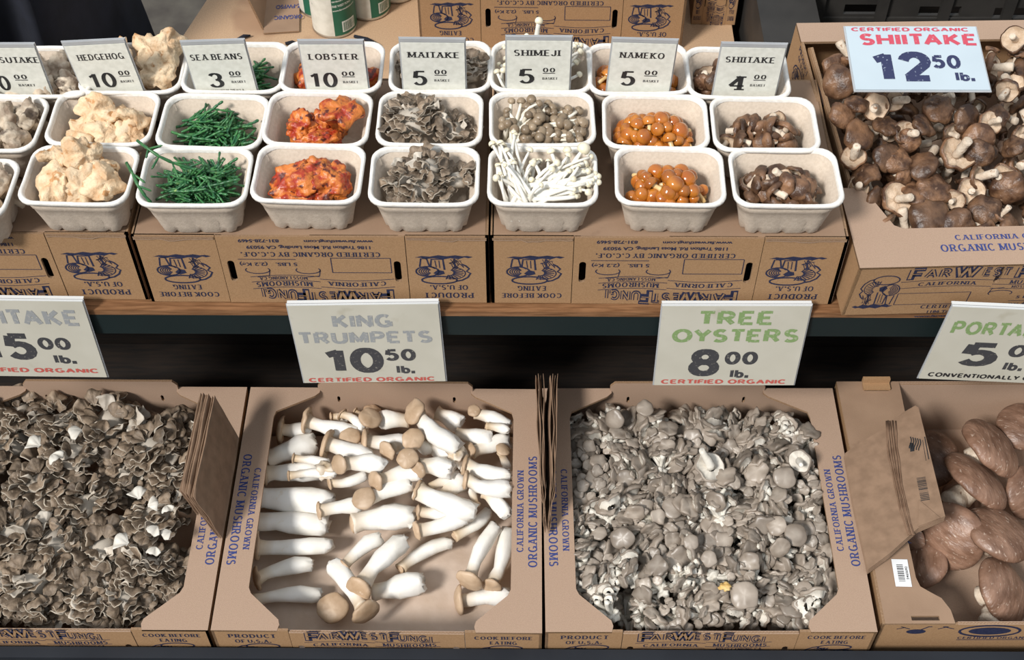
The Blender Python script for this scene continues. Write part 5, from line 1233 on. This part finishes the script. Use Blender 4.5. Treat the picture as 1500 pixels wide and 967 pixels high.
for k in range(4):
    dx = -2*k
    ol = [bl(x+dx*.6, y+k*1.0) for x, y in ((1272, 835), (1303, 812), (1333, 785), (1346, 774), (1385, 757), (1346, 598), (1341, 595), (1322, 606), (1290, 632), (1262, 648), (1238, 665), (1250, 735))]
    ar = sum(ol[i][0]*ol[(i+1) % len(ol)][1]-ol[(i+1) % len(ol)][0]*ol[i][1] for i in range(len(ol)))
    if ar < 0: ol = ol[::-1]
    t = thing('paper_bag', ('top printed brown paper bag of the stack leaning by the portobellos' if k == 0 else ('second', 'third', 'bottom')[k-1]+' brown paper bag down in the stack leaning by the portobellos'), 'paper bag', BM @ T(0, 0, -.0022*k))
    V, Fc, mi = panel_vf(ol, .0016); obj('bag_body', mesh('bag_body', V, Fc, [PAPER, PAPER], False, mi), t)
    if k == 0:
        g = MB(); rr = random.Random(2)
        for q, dd in enumerate((-7, -3.5, 0, 3.5, 7)):
            pts = [Vector((*bl(1305+8*s_+dd*(1-.45*s_)+22*s_*s_+rr.uniform(-1, 1), 618+167*s_), .002+.0012*(q % 2))) for s_ in [i/9 for i in range(10)]]
            g.add(*tube_vf(pts, [.0011+.0005*(i % 2) for i in range(10)], 5))
        obj('gusset', g.mesh('gusset', mat('paper_fold', (.15, .085, .05), (.22, .135, .085), scale=80, rough=.85), True), t)
        pts = [(*bl(1347, 734), .003), (*bl(1346, 773), .003), (*bl(1378, 760), .003)]
        obj('corner_fold', mesh('corner_fold', pts+[(a, b, .0017) for a, b, _ in pts], [(2, 1, 0) if False else (0, 1, 2), (0, 3, 4, 1), (1, 4, 5, 2), (2, 5, 3, 0)], PAPER, False), t)
        m = MB()
        for q in range(5):
            m.add(*ribbon([bl(1330+3.6*q, 652-q*1.0+(3*math.sin(s_*2.4))) if False else bl(1334+q*3.4+1.6*math.sin(s_*5), 641+s_*17+q*.8) for s_ in [i/6 for i in range(7)]], .0014, .0020))
        m.add(*fill([bl(1333, 650), bl(1339, 650), bl(1340, 662), bl(1334, 663)][::-1], .0020))
        m.add(*ribbon([bl(1355, 641), bl(1361, 674)], .0012, .002)); m.add(*ribbon([bl(1352, 646), bl(1357, 676)], .0006, .002))
        obj('printed_emblem', m.mesh('emblem', BLK), t)
        m = MB(); y = 702
        while y < 735:
            w_ = rr.choice((.0004, .0008, .0012)); m.add(*ribbon([bl(1343+(y-702)*.2, y), bl(1356+(y-702)*.2, y-2)], w_, .0020)); y += rr.choice((1.4, 1.8, 2.3))
        obj('barcode', m.mesh('barcode', BLK), t)

# ---------------------------------------------------------------- behind the stand
SIL = mat('tin_rim', (.55, .55, .52), (.65, .65, .62), scale=20, rough=.3, metal=.9)
CGR = mat('can_label_green', (.012, .105, .060), (.018, .13, .075), scale=20, rough=.35)
CWH = mat('can_label_white', (.60, .58, .50), (.72, .70, .62), scale=60, rough=.45, c3=(.10, .16, .12), s3=45, t3=.66)
CTX = mat('can_text', (.75, .78, .72), rough=.4)
def can(px, py, r, spin, lab):
    c = at(px, py, .2685); k = T(c.x, c.y+r, .2685) @ RZ(spin); t = thing('tin_can', lab, 'can', k)
    def cyl(r0, r1, z0, z1, m, nm, a0=0, a1=360, n=40):
        V = []; Fc = []
        for i in range(n+1):
            a = math.radians(a0+(a1-a0)*i/n); V += [(r0*math.cos(a), r0*math.sin(a), z0), (r1*math.cos(a), r1*math.sin(a), z1)]
        Fc = [(2*i, 2*i+2, 2*i+3, 2*i+1) for i in range(n)]; obj(nm, mesh(nm, V, Fc, m), t)
    V, Fc = tube_vf([(0, 0, 0), (0, 0, .0015), (0, 0, .004), (0, 0, .125), (0, 0, .13)], [r*.97, r*1.03, r*1.0, r*1.0, r*1.02], 40); obj('can_body', mesh('can_body', V, Fc, SIL), t)
    cyl(r*1.004, r*1.004, .005, .122, CWH, 'white_label', 150, 262); cyl(r*1.006, r*1.006, .005, .122, CGR, 'green_label', 262, 510)
    def wrap(vf, z0): return [((r*1.012)*math.sin(v[0]/r), -(r*1.012)*math.cos(v[0]/r), v[1]+z0) for v in vf[0]], vf[1]
    m = MB()
    for q, s_ in enumerate(('FAR WEST FUNGI MOSS', 'educational and kitchen', 'gardeners everywhere', 'FAR WEST FUNGI CO', 'www.farwestfungi.com')):
        m.add(*wrap(bword(s_, .016, 0, .040, .0042, .02), .086-.0085*q))
    obj('lettering', m.mesh('lettering', CTX), t)
    m = MB(); m.add(*wrap(([(.008+.003*i, b, 0) for b in (0, .020) for i in range(9)], [(i, i+1, i+10, i+9) for i in range(8)]), .010)); o = obj('barcode_panel', m.mesh('barcode_panel', CTX), t)
    m = MB(); x = .010; q = random.Random(3)
    while x < .030:
        w_ = q.choice((.0006, .001)); m.add([(v[0]*1.004, v[1]*1.004, v[2]) for v in wrap(quad(x, 0, x+w_, .016), .012)[0]], [(0, 1, 2, 3)]); x += w_+q.choice((.0006, .0012))
    obj('barcode', m.mesh('barcode', CGR), o)
can(488, 57, .0345, .25, 'nearest green and white tin can on the back counter')
can(468, 28, .0345, -.6, 'tin can with its white side showing, left behind the nearest can')
can(538, 31, .0345, .35, 'green tin can on the back counter, right behind the nearest')
can(578, 6, .0345, .9, 'farthest tin can at the top edge, only its bottom rim showing')
p = at(384, 44, .2685)
t = thing('carton', 'torn open tan carton with blue printing, left of the tin cans', 'box', T(p.x, p.y, .2695) @ RZ(.10))
panel('side_flap', [(0, 0), (.16, 0), (.16, .09), (.0, .075)], frame((0, 0, 0), (.06, 1, 0), (-.25, 0, 1)), .003, [CBW, CBE], t)
o = panel('bottom_panel', rectp(.0, .0, .055, .19), T(.003, -.012, 0), .0025, [CBW, CBE], t)
obj('lettering', MB().add([(-v[0]+.058, -v[1]+.062, 0) for v in bword('Z-FWFSO', 0, 0, .040, .010, .02)[0]], bword('Z-FWFSO', 0, 0, .040, .010, .02)[1]).add([(-v[0]+.058, -v[1]+.035, 0) for v in bword('ORGANIC', 0, 0, .044, .010, .02)[0]], bword('ORGANIC', 0, 0, .044, .010, .02)[1]).mesh('lettering', BLUE), o, T(-.02, 0, .003))
panel('back_panel', rectp(0, 0, .09, .08), frame((0, .155, 0), (1, 0, 0), (0, .1, 1)), .003, [CBW, CBE], t)
for (x0, y0, x1, y1, lab) in ((348, 58, 367, 52, 'dark twig lying left behind the lobster tag'), (519, 53, 556, 66, 'dark flat twig lying right of the lobster tag'), (418, 64, 438, 64, 'short dark twig behind the lobster tag')):
    a, b = at(x0, y0, .272), at(x1, y1, .272); V, Fc = tube_vf([a, a.lerp(b, .5)+Vector((0, .002, .001)), b], [.0025, .0032, .0015], 6)
    thing('twig', lab, 'twig', Matrix(), None, mesh('twig', V, Fc, SB_D) if 'SB_D' in globals() else mesh('twig', V, Fc, BLACKC))
# dark plastic totes at the back right
t = thing('plastic_crate', 'dark plastic crate with rows of square slots behind the tilted shiitake box', 'crate')
hl = []
y_ = 1.66
def cz(px, py): q = _fw+_R*((px-750)/F_PX)-_U*((py-483.5)/F_PX); q = CAMP+q*(y_/q.y); return (q.x-.45, q.z-.05)
for (x0, y0, x1, y1) in ((1234, 3, 1287, 17), (1343, 6, 1408, 19), (1452, 8, 1510, 22), (1226, 36, 1292, 60), (1343, 38, 1408, 62), (1452, 40, 1510, 64), (1234, -40, 1287, -20), (1343, -38, 1408, -18)):
    a, b = cz(x0, y1), cz(x1, y0); hl.append(rectp(a[0], a[1], b[0], b[1]))
panel('front_wall', rectp(-.02, -.3, .60, .50), frame((.45, y_, .05), (1, 0, 0), (0, 0, 1)), .006, [CRATE, CRATE], t, hl)
bx('side_wall', (.43, y_+.001, -.25, .437, 2.1, .55), CRATE, t)
for k in range(4):
    a = cz(1195+k*92, 20); bx('rib', (.45+a[0]-.008, y_-.014, -.2, .45+a[0]+.008, y_-.0061, .54), CRATE, t)
a = cz(1200, 25); bx('band', (.43, y_-.010, .05+a[1]-.006, 1.04, y_-.0061, .05+a[1]+.006), CRATE, t)
bx('inner_dark_wall', (.44, 2.0, -.2, 1.04, 2.01, .55), DWOOD, t)
t = thing('plastic_tote', 'dark grey plastic tote between the back counter and the shiitake box', 'tote')
bx('tote_body', (.346, 1.505, -.75, .425, 2.2, .36), CRATE, t); bx('lid_edge', (.343, 1.50, .345, .428, 2.2, .385), CRATE, t)
# black cloth at the top left
V = []; Fc = []; nx_, nz_ = 60, 24
for i in range(nx_+1):
    for j in range(nz_+1):
        u, v = i/nx_, j/nz_; x = -1.25+u*.645; z = -.74+v*1.45
        V.append((x+.02*math.sin(v*5), 1.50+.025*math.sin(u*38+2*math.sin(v*4))+.05*nz((u*4, v*2, 3))+.10*(1-v)*0+(.25*max(0, u-.93)/.07), z))
for i in range(nx_):
    for j in range(nz_): a = i*(nz_+1)+j; Fc.append((a, a+nz_+1, a+nz_+2, a+1))
o = thing('black_cloth', 'black cloth hanging in soft folds behind the left baskets', 'cloth', Matrix(), None, mesh('black_cloth', V, Fc, BLACKC))
sm = o.modifiers.new('s', 'SOLIDIFY'); sm.thickness = .004
